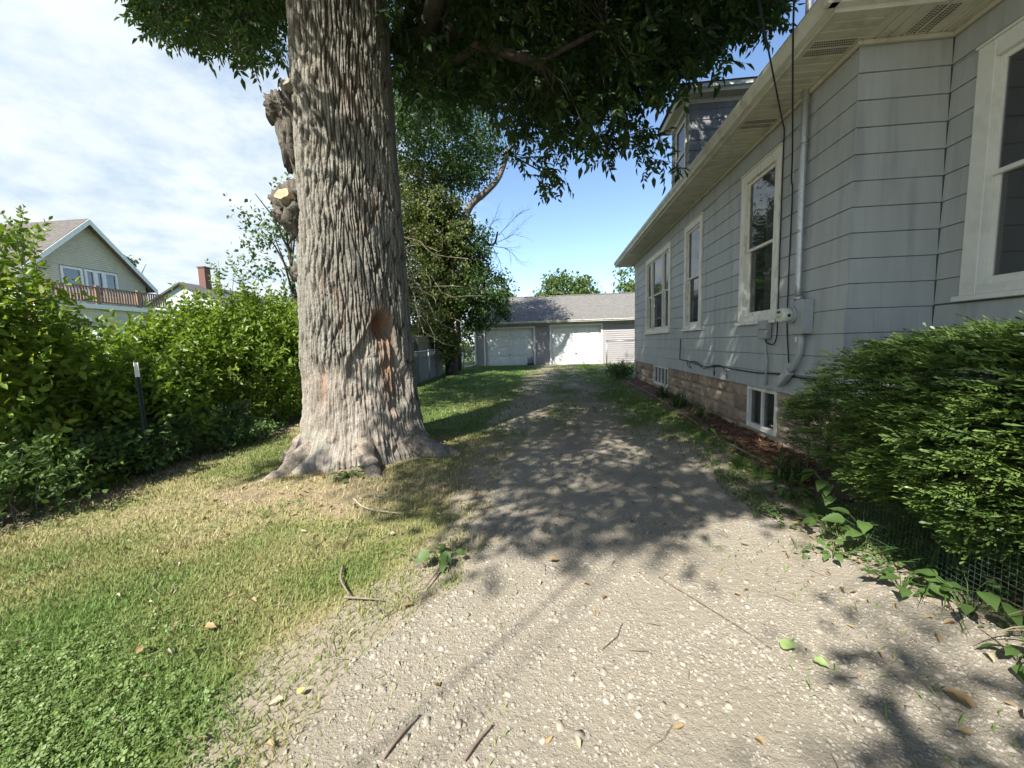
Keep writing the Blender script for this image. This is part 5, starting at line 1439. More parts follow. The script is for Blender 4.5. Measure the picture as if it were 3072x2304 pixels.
shrub('weed_clump', 'low leafy weeds at the foot of the shrubs below the metal post', 'weeds', -4.95, 4.15, 0.42, 0.55, 0.62, 150, None, 8, mat='weed', scale=(0.45, 0.75), stem=0.006)
shrub('weed_clump', 'low dark weeds at the far left foot of the shrubs', 'weeds', -4.85, 3.0, 0.45, 0.75, 0.75, 170, None, 8, mat='weed', scale=(0.5, 0.8), stem=0.006)
shrub('weed_clump', 'low weeds under the shrubs just left of the big trunk', 'weeds', -4.75, 5.6, 0.35, 0.7, 0.45, 130, None, 6, mat='weed', scale=(0.4, 0.7), stem=0.006)

# metal post and garden mesh
tp = thing('metal_post', 'dark green metal fence post with white tip among the shrubs', 'post', (0, 0, 0))
pt = np.array([-5.20, 4.5, 1.47])
mb = MB(); mb.box(pt[0]-0.018, pt[0]+0.018, 4.497, 4.503, 0, 1.30); mb.box(pt[0]-0.003, pt[0]+0.003, 4.466, 4.4969, 0, 1.30); mb.build('shaft', M['postgreen'], tp)
mb = MB(); mb.box(pt[0]-0.0182, pt[0]+0.0182, 4.4965, 4.5035, 1.3002, 1.47); mb.box(pt[0]-0.0033, pt[0]+0.0033, 4.466, 4.4964, 1.3002, 1.47); mb.build('tip', M['white'], tp)
mb = MB()
for k in range(20): mb.box(pt[0]-0.006, pt[0]+0.006, 4.452, 4.4655, 0.2+k*0.055, 0.212+k*0.055)
mb.build('studs', M['postgreen'], tp, kind='stuff')
tp.rotation_euler = (0, R(-1.2), 0); tp.location = (0.40, -0.34, 0)
def wire_mesh(name, label, path, z0, z1, step, mat='mesh', w=0.0016):
    mb = MB(); pts = catmull(path, 12); L_ = [0]
    for a, b in zip(pts, pts[1:]): L_.append(L_[-1]+np.linalg.norm(b-a))
    s = np.arange(0, L_[-1], step); X_ = np.interp(s, L_, [p[0] for p in pts]); Y_ = np.interp(s, L_, [p[1] for p in pts])
    G_ = ground_z(X_, Y_); bow = 0.02*np.sin(s*5)
    zs = np.arange(z0, z1+1e-6, step)
    for i in range(len(s)): mb.tube([(X_[i]+bow[i], Y_[i], G_[i]+z0), (X_[i], Y_[i], G_[i]+z1)], w, 3, cap=False, smooth=False)
    for z in zs:
        t = (z-z0)/(z1-z0); mb.tube([(X_[i]+bow[i]*(1-t), Y_[i], G_[i]+z) for i in range(0, len(s), 2)], w, 3, cap=False, smooth=False)
    o = mb.build(name, M[mat]); return tag(o, label, 'wire mesh')
wire_mesh('garden_mesh', 'green wire mesh strung along the foot of the left shrubs', [(-4.98, 3.5, 0), (-4.93, 4.3, 0), (-4.92, 5.2, 0), (-4.95, 6.0, 0)], 0.05, 0.66, 0.03)

# ------------------------------------------------------------------ yew beside the house, with its mesh and weeds
def sprig_t(seed, L=0.13, n=10, tip=False):
    r = np.random.default_rng(seed+900); it = []
    q = np.array([(0, 0.0040, 0), (0.024, 0.0044, -0.001), (0.031, 0, -0.002), (0.022, -0.0044, 0.0)]), np.array([(0, 1, 2, 3)])
    for k in range(n):
        x = L*k/n
        for s_ in (-1, 1): it.append((q, (x, 0, 0), (0.62+0.4*k/n, s_*0.75, 0.12+r.normal()*0.2), r.normal()*0.4, r.uniform(0.85, 1.15)*(1.1-0.3*k/n)))
    for s_ in (-1, 1):
        for k in range(5): it.append((q, (L*0.45+k*0.012, s_*(0.012+k*0.011), 0), (0.8, s_*0.5, 0.2+r.normal()*0.2), r.normal()*0.5, r.uniform(0.8, 1.1)))
    return place(it)
SPRIG = [sprig_t(s) for s in range(6)]
yew = thing('yew_bush', 'broad dark green yew bush against the near corner of the grey house', 'bush', (0, 0, 0))
def yew_sample(n):
    P = []; D = []
    c = np.array([2.66, 2.32, 0.82]); r = np.array([0.70, 1.48, 0.60])
    while len(P) < n:
        d = rng.normal(size=(2000, 3)); d /= np.linalg.norm(d, axis=1, keepdims=True)
        s = 1/((np.abs(d/r)**3.2).sum(1))**(1/3.2)          # super-ellipsoid
        bulge = 1 + 0.16*(fbm(d[:, 1]*3.3+4, d[:, 2]*3.3+d[:, 0]*2, 3, 33)-0.5)*2
        layer = np.sin((d[:, 2]*s*7.5)+2.5*vnoise(d[:, 1]*4, d[:, 0]*4, 5))*0.025
        q = c + d*(s*bulge+layer)[:, None]*(1-0.20*rng.random(2000)**1.6)[:, None]
        q[:, 1] += 0.16*np.clip(0.95-np.abs(q[:, 2]-0.85)*2.2, 0, 1)*sstep(3.2, 3.9, q[:, 1])
        q[:, 2] = np.where(q[:, 2] > 0.8, 0.8+(q[:, 2]-0.8)*(1-0.85*sstep(2.95, 3.75, q[:, 1])), q[:, 2])
        q[:, 0] += 0.20*sstep(0.65, 0.2, q[:, 2])
        ok = (q[:, 2] > 0.15) & (q[:, 0] < 3.40)
        P += list(q[ok]); D += list(d[ok])
    return np.array(P[:n]), np.array(D[:n])
P, D = yew_sample(6800)
dirs = D*0.75 + np.array([-0.45, 0.25, 0.0]) + rng.normal(size=P.shape)*0.22
dirs[:, 2] = dirs[:, 2]*0.35 - 0.05
old = rng.random(len(P)) < 0.60
V_, F_ = mass(SPRIG, P[old]-0.05*dirs[old], dirs[old], 1.1, 1.6, 0.28)
link('foliage', mesh_np('foliage', V_, F_, M['yew']), yew, kind='stuff')
V_, F_ = mass(SPRIG, P[~old]+0.015*dirs[~old], dirs[~old], 0.9, 1.35, 0.28)
link('young_tips', mesh_np('young_tips', V_, F_, M['yewtip']), yew, kind='stuff')
lump_mesh('dark_core', (2.74, 2.15, 0.74), 0.48, 1.2, 0.44, 17, M['yewcore'], yew, amp=0.12)  # solid lump added to block see-through; inner darkness put into its colour
mb = MB()
for k in range(9):
    y0 = 1.4+0.24*k; mb.tube([(2.65, y0, 0.05), (2.5+rng.normal()*0.1, y0+rng.normal()*0.2, 0.4), (2.3+rng.normal()*0.15, y0+rng.normal()*0.3, 0.7)], [0.03, 0.02, 0.01], 6)
mb.build('stems', M['barkdark'], yew, kind='stuff')
wire_mesh('garden_mesh', 'sagging wire mesh in front of the yew bush', [(2.05, 3.25, 0), (1.98, 2.85, 0), (2.02, 2.4, 0), (2.0, 1.9, 0), (2.1, 1.4, 0), (2.2, 0.9, 0)], 0.02, 0.46, 0.026, w=0.0011)

def strap_clump(name, label, cat, x, y, n, L, w, spread, mat, group=None, droop=0.6):
    """arching strap leaves from one crown"""
    g = gz(x, y); vs = []; fs = []
    for k in range(n):
        a = rng.uniform(0, 2*math.pi); l = L*rng.uniform(0.6, 1.1); t0 = rng.uniform(0.1, spread); b = np.array([x+rng.normal()*0.05, y+rng.normal()*0.06, g])
        hd = np.array([math.cos(a), math.sin(a), 0]); sd = np.array([-hd[1], hd[0], 0]); m = 6; base = len(vs)
        for i in range(m+1):
            t = i/m; out_ = l*(math.sin(t0)*t + 0.35*droop*t*t); up = l*(math.cos(t0)*t - droop*0.75*t*t*(0.5+t0)); ww = w*(1-t**2.2)*0.5+0.0006
            c = b+hd*out_+np.array([0, 0, max(up, 0.004)])
            vs += [c-sd*ww, c+sd*ww]
            if i: fs.append((base+2*i-2, base+2*i-1, base+2*i+1, base+2*i))
    o = link(name, mesh_np(name, np.array(vs), np.array(fs), M[mat], True))
    return tag(o, label, cat, group)
strap_clump('lily_clump', 'green strap-leaved clump in the bed below the far basement window', 'plant', 2.42, 9.0, 80, 0.55, 0.016, 1.0, 'lily')
strap_clump('lily_clump', 'drooping green strap-leaved clump midway along the house bed', 'plant', 2.42, 7.9, 90, 0.55, 0.016, 1.1, 'lily')
strap_clump('lily_clump', 'smaller green strap-leaved clump nearest the mulch', 'plant', 2.45, 6.75, 60, 0.42, 0.014, 1.0, 'lily')
strap_clump('lily_clump', 'dark strap leaves poking out beside the yew and the mulch', 'plant', 2.2, 3.85, 60, 0.5, 0.018, 1.25, 'lily')
strap_clump('dry_lily_clump', 'long faded strap leaves hanging through the mesh before the yew', 'plant', 2.1, 2.25, 45, 0.5, 0.010, 0.8, 'lily', droop=0.9)
strap_clump('dry_lily_clump', 'bleached dry strap leaves at the near end of the yew mesh', 'plant', 2.12, 1.75, 36, 0.46, 0.008, 0.8, 'straw', droop=0.9)
def broad_plant(label, x, y, n, ll, lw, h, mat='weed', cat='weed', name='broadleaf_weed'):
    o = thing(name, label, cat, (0, 0, 0)); g = gz(x, y); mes = [bigleaf(ll, lw, M[mat], 0.14, 0.3, 0.06, q) for q in range(3)]; mb = MB()
    for k in range(n):
        a = rng.uniform(0, 2*math.pi); r_ = rng.uniform(0.02, 0.13); z = g+h*rng.uniform(0.25, 1)
        p = np.array([x+r_*math.cos(a), y+r_*math.sin(a), z]); mb.tube([(x, y, g-0.02), (x+0.5*(p[0]-x), y+0.5*(p[1]-y), g+(z-g)*0.8), p], 0.0025, 4, cap=False)
        d = np.array([math.cos(a), math.sin(a), rng.normal()*0.25]); rm = rot_from(d[None], np.array([rng.normal()*0.3]))[0]
        l_ = link('leaf', mes[k % 3], o); l_.matrix_basis = Matrix.Translation(p) @ Matrix(rm.tolist()).to_4x4() @ Matrix.Scale(rng.uniform(0.75, 1.2), 4)
    mb.build('stalks', M['weed'], o, kind='stuff')
    return o
broad_plant('tall broad-leaved weed at the left end of the yew mesh', 2.02, 3.02, 12, 0.12, 0.085, 0.38)
broad_plant('heart-leaved weed low beside the yew, above the gravel edge', 1.9, 2.85, 12, 0.075, 0.06, 0.14)
broad_plant('spreading broad-leaved weed at the gravel edge below the yew', 1.86, 2.22, 12, 0.085, 0.058, 0.11)
broad_plant('single broad weed at the near right gravel edge', 1.9, 1.72, 6, 0.085, 0.055, 0.07)
broad_plant('pale weed leaves at the far end of the yew, near the brown stake', 1.95, 3.5, 12, 0.09, 0.05, 0.2)
broad_plant('light green violet leaves at the foot of the big trunk', -2.25, 4.02, 22, 0.07, 0.06, 0.09)
broad_plant('young broad-leaved sprout at the lawn edge beside two sticks', -0.76, 2.45, 10, 0.10, 0.065, 0.12)
broad_plant('pale weed in the bed beside the grey edging', 2.1, 5.6, 9, 0.12, 0.05, 0.14)
shrub('small_bush', 'small dark bush at the far corner of the grey house', 'bush', 2.25, 13.6, 0.45, 0.7, 0.55, 150, None, 0, mat='lily', scale=(0.5, 0.8), stem=0.008)
o = MB().tube([(2.47, 4.05, 0.1), (2.47, 4.06, 0.42)], 0.012, 6).build('stake', M['stick']); tag(o, 'short brown stake standing in the mulch by the house', 'stake')
pts = [(2.18, 13.2), (2.24, 11.0), (2.27, 9.2), (2.28, 8.0), (2.22, 6.6), (2.16, 5.5), (2.18, 4.9), (2.22, 4.3)]
o = MB().tube(catmull([(x, y, gz(x, y)+0.02+0.012*math.sin(y*3)) for x, y in pts], 6), 0.013, 8).build('edging_pipe', M['greybark']); tag(o, 'thin grey pipe edging the bed along the house', 'pipe')

# ------------------------------------------------------------------ fences behind the big trunk
FX = -5.0
wf = thing('wooden_fence', 'greenish wooden board fence behind the big trunk', 'fence', (0, 0, 0))
y = 11.6; k = 0
while y < 17.6:
    h = 1.72+random.uniform(-0.02, 0.02); g = gz(FX, y)
    mb = MB(); mb.prism([(y, g-0.05), (y+0.135, g-0.05), (y+0.135, g+h-0.03), (y+0.11, g+h), (y+0.025, g+h), (y, g+h-0.03)], 0, FX-0.02, FX); mb.build('board', M['fencewood'], wf)
    y += 0.142; k += 1
for z in (0.45, 1.62): box('rail', M['fencewood'], wf, (FX+0.001, FX+0.04, 11.6, 17.7, z, z+0.085))
for y in (11.7, 14.1, 16.5): box('post', M['fencewood'], wf, (FX+0.0405, FX+0.13, y, y+0.09, 0, 1.75))
def chain_link(name, label, p0, p1, h, step=0.06):
    o = thing(name, label, 'fence', (0, 0, 0)); p0 = np.array(p0, float); p1 = np.array(p1, float); L_ = np.linalg.norm(p1-p0); d = (p1-p0)/L_
    g0, g1 = gz(*p0), gz(*p1); P_ = lambda s, z: (p0[0]+d[0]*s, p0[1]+d[1]*s, g0+(g1-g0)*s/L_+z)
    MB().tube([P_(0, h), P_(L_, h)], 0.02, 8).build('top_rail', M['galv'], o)
    n = max(1, round(L_/2.2))
    for k in range(n+1): MB().tube([P_(L_*k/n, -0.1), P_(L_*k/n, h+0.04)], 0.028, 8).build('post', M['galv'], o)
    mb = MB(); s = -h
    while s < L_:
        for sg in (1, -1):
            a, b = (s, s+h) if sg == 1 else (s+h, s)
            za, zb = 0.03, h-0.01
            q0 = np.array([a, za]); q1 = np.array([b, zb])
            def clip(q0, q1):
                lo, hi = 0.0, 1.0; dx = q1[0]-q0[0]
                for lim, sgn in ((0.0, 1), (L_, -1)):
                    t = (lim-q0[0])/dx
                    if (dx > 0) == (sgn == 1): lo = max(lo, t)
                    else: hi = min(hi, t)
                return (lo, hi) if lo < hi else None
            c = clip(q0, q1)
            if c: mb.tube([P_(*(q0+(q1-q0)*c[0])), P_(*(q0+(q1-q0)*c[1]))], 0.0022, 3, cap=False)
        s += step*1.6
    mb.build('wire_netting', M['galv'], o, kind='stuff')
    return o
chain_link('chain_link_fence', 'chain-link fence with steel top rail in front of the wooden fence', (-4.72, 12.4), (-4.72, 17.2), 1.15)
chain_link('chain_link_fence', 'short chain-link fence between the vine-covered tree and the garage', (-4.7, 18.0), (-4.5, 22.3), 1.1)
chain_link('chain_link_fence', 'chain-link gate panel standing at the far house corner before the garage', (2.75, 20.6), (4.6, 20.6), 1.25)

# ------------------------------------------------------------------ trees behind
def leafcloud(n, fn, ll, lw, s0=0.7, s1=1.3, clump=0.0):
    P = fn(n); d = rand_dirs(len(P), -0.3)
    return scatter(*leaf_t(ll, lw, 0.15, 0.2), P, rot_from(d, rng.normal(size=len(P))*1.2), rng.uniform(s0, s1, len(P)))
def puff(c, r, n, ball=0.55):
    """leaf positions in uneven clumps filling an ellipsoid"""
    c = np.array(c, float); r = np.array(r, float)
    m = max(6, int(n/70)); cc = rand_dirs(m)*(0.35+0.65*rng.random((m, 1))**0.5)*r + c
    k = rng.integers(m, size=n); off = rng.normal(size=(n, 3))*np.array([1, 1, 0.7])*(r.mean()*0.17)
    return cc[k]+off
vt = thing('vine_covered_tree', 'tall vine-covered tree with a bent bare limb, left of the garage', 'tree', (0, 0, 0))
MB().tube(catmull([(-4.4, 17, -0.1), (-4.4, 17, 0.8), (-4.45, 17, 2.4), (-4.5, 17.1, 4.2), (-4.6, 17.2, 6.0), (-4.9, 17.3, 9.0)], 5), list(np.linspace(0.30, 0.13, 26)), 14).build('trunk', M['barkdark'], vt)
MB().tube(catmull([(-4.5, 17, 3.2), (-4.25, 16.95, 4.6), (-3.75, 16.9, 6.2), (-3.3, 16.9, 7.2), (-2.6, 16.9, 7.75), (-2.05, 16.9, 8.3), (-1.6, 16.9, 9.4)], 6), list(np.linspace(0.20, 0.10, 37)), 12).build('bent_limb', M['greybark'], vt)
pv_ = np.concatenate([puff((-4.7, 16.7, z), (0.9+0.25*math.sin(z*2), 0.8, 0.9), 2100) for z in np.arange(1.6, 7.8, 0.7)] + [puff((-6.3, 16.9, 5.2), (1.5, 1.0, 2.6), 6500), puff((-5.9, 16.6, 3.0), (1.4, 0.8, 1.5), 5200), puff((-5.6, 16.9, 7.6), (1.6, 1.1, 1.5), 4200), puff((-4.0, 16.9, 4.6), (1.0, 0.9, 1.8), 3400), puff((-5.3, 16.6, 1.7), (1.2, 0.6, 0.8), 2600), puff((-3.8, 16.7, 6.3), (0.7, 0.6, 0.9), 1200)])
V_, F_ = scatter(*leaf_q(0.12, 0.08), pv_, rot_from(rand_dirs(len(pv_), -0.4), rng.normal(size=len(pv_))), rng.uniform(0.7, 1.3, len(pv_)))
link('vines', mesh_np('vines', V_, F_, M['vine']), vt, kind='stuff')
pg = np.concatenate([puff((-3.05, 17.2, 3.7), (1.35, 1.2, 1.1), 5200), puff((-2.9, 17.4, 2.85), (1.15, 1.0, 0.7), 2600), puff((-3.5, 17.4, 5.5), (1.0, 0.9, 1.5), 4200), puff((-5.2, 17.8, 9.8), (3.0, 2.0, 2.2), 9000), puff((-3.2, 17.3, 9.2), (1.7, 1.2, 1.5), 3600), puff((-7.2, 17.8, 8.0), (2.0, 1.5, 2.6), 6000), puff((-6.4, 18.2, 4.6), (2.0, 1.2, 3.0), 5000), puff((-5.0, 15.8, 10.6), (2.0, 1.6, 1.5), 4200), puff((-4.4, 17.4, 11.8), (2.4, 1.8, 1.5), 3800)])  # last two puffs added, hidden by the ash, to shade the garage roof
V_, F_ = scatter(*leaf_q(0.14, 0.078), pg, rot_from(rand_dirs(len(pg), -0.4), rng.normal(size=len(pg))), rng.uniform(0.7, 1.3, len(pg)))
link('crown', mesh_np('crown', V_, F_, M['backleaf']), vt, kind='stuff')
mb = MB()
for k in range(70):       # tangle of bare vine stems
    a = np.array([-6.0+rng.normal()*0.55, 16.0+rng.normal()*0.3, rng.uniform(3.2, 6.2)]); q = [a]
    dv = rng.normal(size=3)*0.3+np.array([0.1, 0, -0.25])
    for s_ in range(6): dv = dv*0.8+rng.normal(size=3)*0.16; q.append(q[-1]+dv)
    mb.tube(q, 0.008, 3, cap=False)
mb.build('bare_vine_stems', M['palestick'], vt, kind='stuff')
db = thing('dead_tree', 'bare dead branches against the blue sky above the garage', 'tree', (0, 0, 0))
mb = MB(); MB().tube(catmull([(-4.6, 19.2, 0), (-4.5, 19.2, 3.5), (-4.0, 19.1, 5.6), (-3.3, 19, 6.45), (-2.9, 19, 6.15), (-2.6, 19, 6.2), (-2.45, 19, 6.7)], 5), list(np.linspace(0.13, 0.035, 31)), 8).build('trunk', M['barkdark'], db)
def twig(p, d, L_, r_, lev):
    q = [np.array(p)]; d = np.array(d, float)
    for s_ in range(5): d = d/np.linalg.norm(d); d = d+rng.normal(size=3)*np.array([0.16, 0.1, 0.16]); q.append(q[-1]+d/np.linalg.norm(d)*L_/5)
    mb.tube(q, list(np.linspace(r_, r_*0.4, 6)), 4, cap=False)
    if lev:
        for s_ in range(5):
            j = 1+s_ % 5; twig(q[j], d+rng.normal(size=3)*np.array([0.5, 0.3, 0.5]), L_*0.55, r_*0.5, lev-1)
for p, d, L_ in [((-2.6, 19, 6.2), (1, 0, 0.05), 1.5), ((-2.5, 19, 6.5), (0.8, 0, 0.6), 1.3), ((-2.75, 19, 6.1), (0.9, 0, -0.5), 1.5), ((-2.75, 19, 6.1), (0.7, 0, -0.95), 1.3), ((-3.1, 19, 6.4), (0.5, 0, 0.9), 1.1)]: twig(p, d, L_, 0.016, 2)
mb.build('twigs', M['greybark'], db, kind='stuff')
def back_tree(name, label, base, h, r, n, mat, ll=0.2, trunk_r=0.2, cz=None):
    o = thing(name, label, 'tree', (0, 0, 0)); bx, by = base; g = gz(bx, by)
    MB().tube(catmull([(bx, by, g-0.1), (bx+0.1, by, g+h*0.35), (bx-0.1, by, g+h*0.8)], 5), list(np.linspace(trunk_r, trunk_r*0.3, 11)), 8).build('trunk', M['barkdark'], o)
    mb = MB()
    for k in range(9):
        a = k*2.4; mb.tube([(bx, by, g+h*(0.35+0.04*k)), (bx+0.35*r[0]*math.cos(a), by+0.35*r[1]*math.sin(a), g+h*(0.5+0.04*k)), (bx+0.75*r[0]*math.cos(a), by+0.75*r[1]*math.sin(a), g+h*(0.62+0.035*k))], [trunk_r*0.4, trunk_r*0.25, trunk_r*0.1], 5, cap=False)
    mb.build('branches', M['barkdark'], o, kind='stuff')
    P = puff((bx, by, g+(cz or h*0.68)), r, n)
    V_, F_ = scatter(*leaf_q(ll, ll*0.6), P, rot_from(rand_dirs(len(P), -0.3), rng.normal(size=len(P))), rng.uniform(0.7, 1.3, len(P)))
    link('crown', mesh_np('crown', V_, F_, M[mat]), o, kind='stuff'); return o
back_tree('slender_tree', 'slim light-leaved tree showing left of the big trunk', (-10.3, 15.2), 8.2, (1.55, 1.4, 3.0), 1500, 'weed', ll=0.17, trunk_r=0.12, cz=5.0)
back_tree('leafy_tree', 'pale green round tree rising behind the garage roof', (1.6, 44), 8.3, (3.3, 3, 2.3), 4200, 'farleaf', ll=0.42, trunk_r=0.3, cz=6.3)
back_tree('leafy_tree', 'green tree showing between the garage roof and the grey house', (9.2, 43), 9.0, (2.4, 2.4, 2.8), 3200, 'farleaf', ll=0.38, trunk_r=0.3, cz=6.4)
back_tree('leafy_tree', 'small tree top low over the left end of the garage roof', (-5.8, 43), 6.6, (2.3, 2, 2.0), 2000, 'farleaf', ll=0.38, trunk_r=0.25, cz=5.2)
back_tree('leafy_tree', 'feathery dark tree top between the cream house and the brick chimney', (-31.0, 27.5), 8.9, (0.9, 0.9, 1.7), 500, 'backleaf', ll=0.26, trunk_r=0.12, cz=7.3)
back_tree('leafy_tree', 'broad dark tree far behind the shrubs, left of the big trunk', (-27.0, 42), 7.2, (3.6, 3, 2.4), 3000, 'backleaf', ll=0.36, trunk_r=0.3, cz=5.0)

# ------------------------------------------------------------------ lawn, gravel and litter
def sample_area(n, x0, x1, y0, y1, dens):
    x = rng.uniform(x0, x1, n); y = rng.uniform(y0, y1, n); k = rng.random(n) < dens(x, y)
    return x[k], y[k]
def off_trunk(x, y): return ((x-TX)**2+(y-TY)**2 > 0.98**2)
def blades(x, y, L0, L1, w, flat=0.0):
    N = len(x); a = rng.uniform(0, 2*math.pi, N); lean_ = rng.uniform(0.25, 1.25, N)+flat; L_ = rng.uniform(L0, L1, N)
    hd = np.stack([np.cos(a), np.sin(a), np.zeros(N)], -1); sd = np.stack([-np.sin(a), np.cos(a), np.zeros(N)], -1)
    b = np.stack([x, y, ground_z(x, y)-0.004], -1)
    lean_ = np.minimum(lean_, 1.5)
    m = b + (hd*np.sin(lean_*0.6)[:, None]+np.array([0, 0, 1])*np.cos(lean_*0.6)[:, None])*(L_*0.5)[:, None]
    t = m + (hd*np.sin(lean_)[:, None]+np.array([0, 0, 1])*np.cos(lean_)[:, None])*(L_*0.5)[:, None]
    ww = (w*rng.uniform(0.6, 1.2, N))[:, None]*0.5
    V_ = np.stack([b-sd*ww, b+sd*ww, m+sd*ww*0.85, m-sd*ww*0.85, t], 1).reshape(-1, 3)
    o = (np.arange(N)*5)[:, None]
    T_ = np.concatenate([o+np.array([[0, 1, 2]]), o+np.array([[0, 2, 3]]), o+np.array([[3, 2, 4]])], 0)
    return V_, T_
M['grass'] = attrmat('lawn_blade', 'dry', [(0.0, (0.115, 0.21, 0.04)), (0.3, (0.19, 0.235, 0.075)), (0.5, (0.25, 0.27, 0.085)), (0.72, (0.40, 0.36, 0.18)), (1.0, (0.48, 0.41, 0.25))], bump=0, jitter=0.42, island=True, trans=0.25, rough=0.6)
def lawn_dens(x, y): return (1-0.93*drive_w(x, y)*(1-0.8*sstep(4.5, 8, y)*sstep(0.46, 0.6, fbm(x*1.5, y*1.0, 3, 19))))*off_trunk(x, y)*np.where(x < -4.75, 0.35, 1)*np.where((x > 2.05), 0.25, 1)*(1-0.62*sstep(0.62, 0.9, dryness(x, y)))*(1-0.6*edge_zone(x, y)*sstep(0.35, 0.6, fbm(x*4, y*4, 3, 58)))
xs1, ys1 = sample_area(88000, -4.9, -0.2, 0.2, 2.7, lambda x, y: lawn_dens(x, y))
xs2, ys2 = sample_area(52000, -5.6, 0.0, 2.7, 6.5, lambda x, y: lawn_dens(x, y))
xs3, ys3 = sample_area(26000, -5.2, 2.2, 6.5, 22.4, lambda x, y: lawn_dens(x, y)*(0.35+0.65*sstep(5, 9, y)))
xs4, ys4 = sample_area(30000, 1.0, 2.3, 1.2, 9.0, lambda x, y: (1-0.9*drive_w(x, y))*0.75*sstep(0.36, 0.6, fbm(x*3, y*3, 2, 66)))
xs5, ys5 = sample_area(60000, -1.6, 1.9, 4.2, 21, lambda x, y: sstep(4, 7.5, y)*sstep(0.44, 0.58, fbm(x*1.5+2, y*0.8, 4, 119))*(1-0.75*np.exp(-((np.abs(x-0.2)-0.62)/0.24)**2)))
parts = [blades(xs5, ys5, 0.02, 0.06, 0.012, 0.2), blades(xs1, ys1, 0.02, 0.055, 0.0055), blades(xs2, ys2, 0.025, 0.065, 0.0075, 0.1), blades(xs3, ys3, 0.04, 0.085, 0.020, 0.1), blades(xs4, ys4, 0.03, 0.09, 0.007, 0.1)]
V_, T_ = join(parts)
me = mesh_np('lawn_grass', V_, T_, M['grass'])
set_attr(me, 'dry', np.clip(dryness(V_[:, 0], V_[:, 1])*0.95, 0, 1))
lawn = link('lawn_grass', me, kind='stuff'); tag(lawn, 'short lawn of green and straw-coloured grass', 'grass')
# clover in the near left corner
def clover_d(x, y): return np.clip(1.0*np.exp(-(((x+2.3)/1.0)**2 + ((y-1.2)/0.5)**2)) - 0.12 + 1.3*(fbm(x*3.2, y*3.2, 3, 44)-0.5), 0, 1)*(1-drive_w(x, y))
xc, yc = sample_area(46000, -4.6, -0.7, 0.3, 3.4, clover_d)
lt = leaf_t(0.0125, 0.0115, 0.1, 0.1); it = [(lt, (0.003*math.cos(a), 0.003*math.sin(a), 0), (math.cos(a), math.sin(a), -0.05), 0, 1) for a in (0.3, 2.4, 4.5)]
ct = place(it); N = len(xc); nr = rand_dirs(N, 0)*0.35+np.array([1, 0, 0])
a = rng.uniform(0, 2*math.pi, N); dirs = np.stack([np.cos(a), np.sin(a), rng.normal(size=N)*0.25], -1)
V_, F_ = scatter(*ct, np.stack([xc, yc, ground_z(xc, yc)+rng.uniform(0.015, 0.045, N)], -1), rot_from(dirs, rng.normal(size=N)*0.6), rng.uniform(0.55, 1.45, N))
M['clover'] = leafmat('clover_leaf', (0.085, 0.15, 0.04), (0.205, 0.275, 0.095), trans=0.25)
clover = link('clover', mesh_np('clover', V_, F_, M['clover']), kind='stuff'); tag(clover, 'bright green clover in the near left lawn', 'clover')
# gravel: loose stones lying in the drive, the largest near ones one by one
def stone_t(seed):
    r = np.random.default_rng(seed+40); V0 = np.array([(-1, -1, -1), (1, -1, -1), (1, 1, -1), (-1, 1, -1), (-1, -1, 1), (1, -1, 1), (1, 1, 1), (-1, 1, 1)], float)
    V0 = V0*np.array([1, 0.78, 0.36])*0.5; V0[4:, :2] *= 0.72; V0 += r.normal(size=V0.shape)*np.array([0.15, 0.15, 0.06])
    return V0, np.array([(4, 5, 6, 7), (0, 1, 5, 4), (1, 2, 6, 5), (2, 3, 7, 6), (3, 0, 4, 7)])
STONE = [stone_t(s) for s in range(12)]
def stones(x, y, s, sink=0.25):
    N = len(x); a = rng.uniform(0, 2*math.pi, N)
    d = np.stack([np.cos(a), np.sin(a), rng.normal(size=N)*0.14], -1); rot = rot_from(d, rng.normal(size=N)*0.28); parts = []; idx = rng.integers(12, size=N)
    P_ = np.stack([x, y, np.maximum(drive_z(x, y), ground_z(x, y)-0.004)+s*0.06], -1)
    for k in range(12):
        m = idx == k
        if m.any(): parts.append(scatter(*STONE[k], P_[m], rot[m], s[m]))
    return join(parts)
def gdens(x, y): return np.clip(drive_w(x, y)*1.1+0.11*(drive_w(x+0.3, y)+drive_w(x-0.35, y))+0.35*edge_zone(x, y), 0, 1)*(0.35+0.65*sstep(0.36, 0.56, fbm(x*1.7, y*1.7, 3, 23)))*(1-0.65*sstep(3.6, 9, y))
xg, yg = sample_area(80000, -1.7, 2.2, 0.3, 4.3, gdens); sg = 0.005+0.013*rng.random(len(xg))**3.6
xh, yh = sample_area(20000, -1.6, 2.1, 4.3, 14.0, gdens); sh_ = 0.009+0.016*rng.random(len(xh))**2
V_, F_ = join([stones(xg, yg, sg), stones(xh, yh, sh_)])
link('loose_gravel', mesh_np('loose_gravel', V_, F_, M['gravel']), driveway, kind='stuff')
SME = [mesh_np('stone', STONE[k][0], STONE[k][1], M['stone']) for k in range(12)]
xb, yb = sample_area(1000, -1.1, 1.7, 1.1, 2.5, gdens)
for k in range(min(280, len(xb))):
    o = link('stone', SME[k % 12], driveway); s_ = rng.uniform(0.018, 0.034)
    o.location = (xb[k], yb[k], max(float(drive_z(xb[k], yb[k])), gz(xb[k], yb[k])-0.004)+s_*0.05); o.rotation_euler = (rng.normal()*0.2, rng.normal()*0.2, rng.uniform(0, 6.28)); o.scale = (s_, s_, s_)
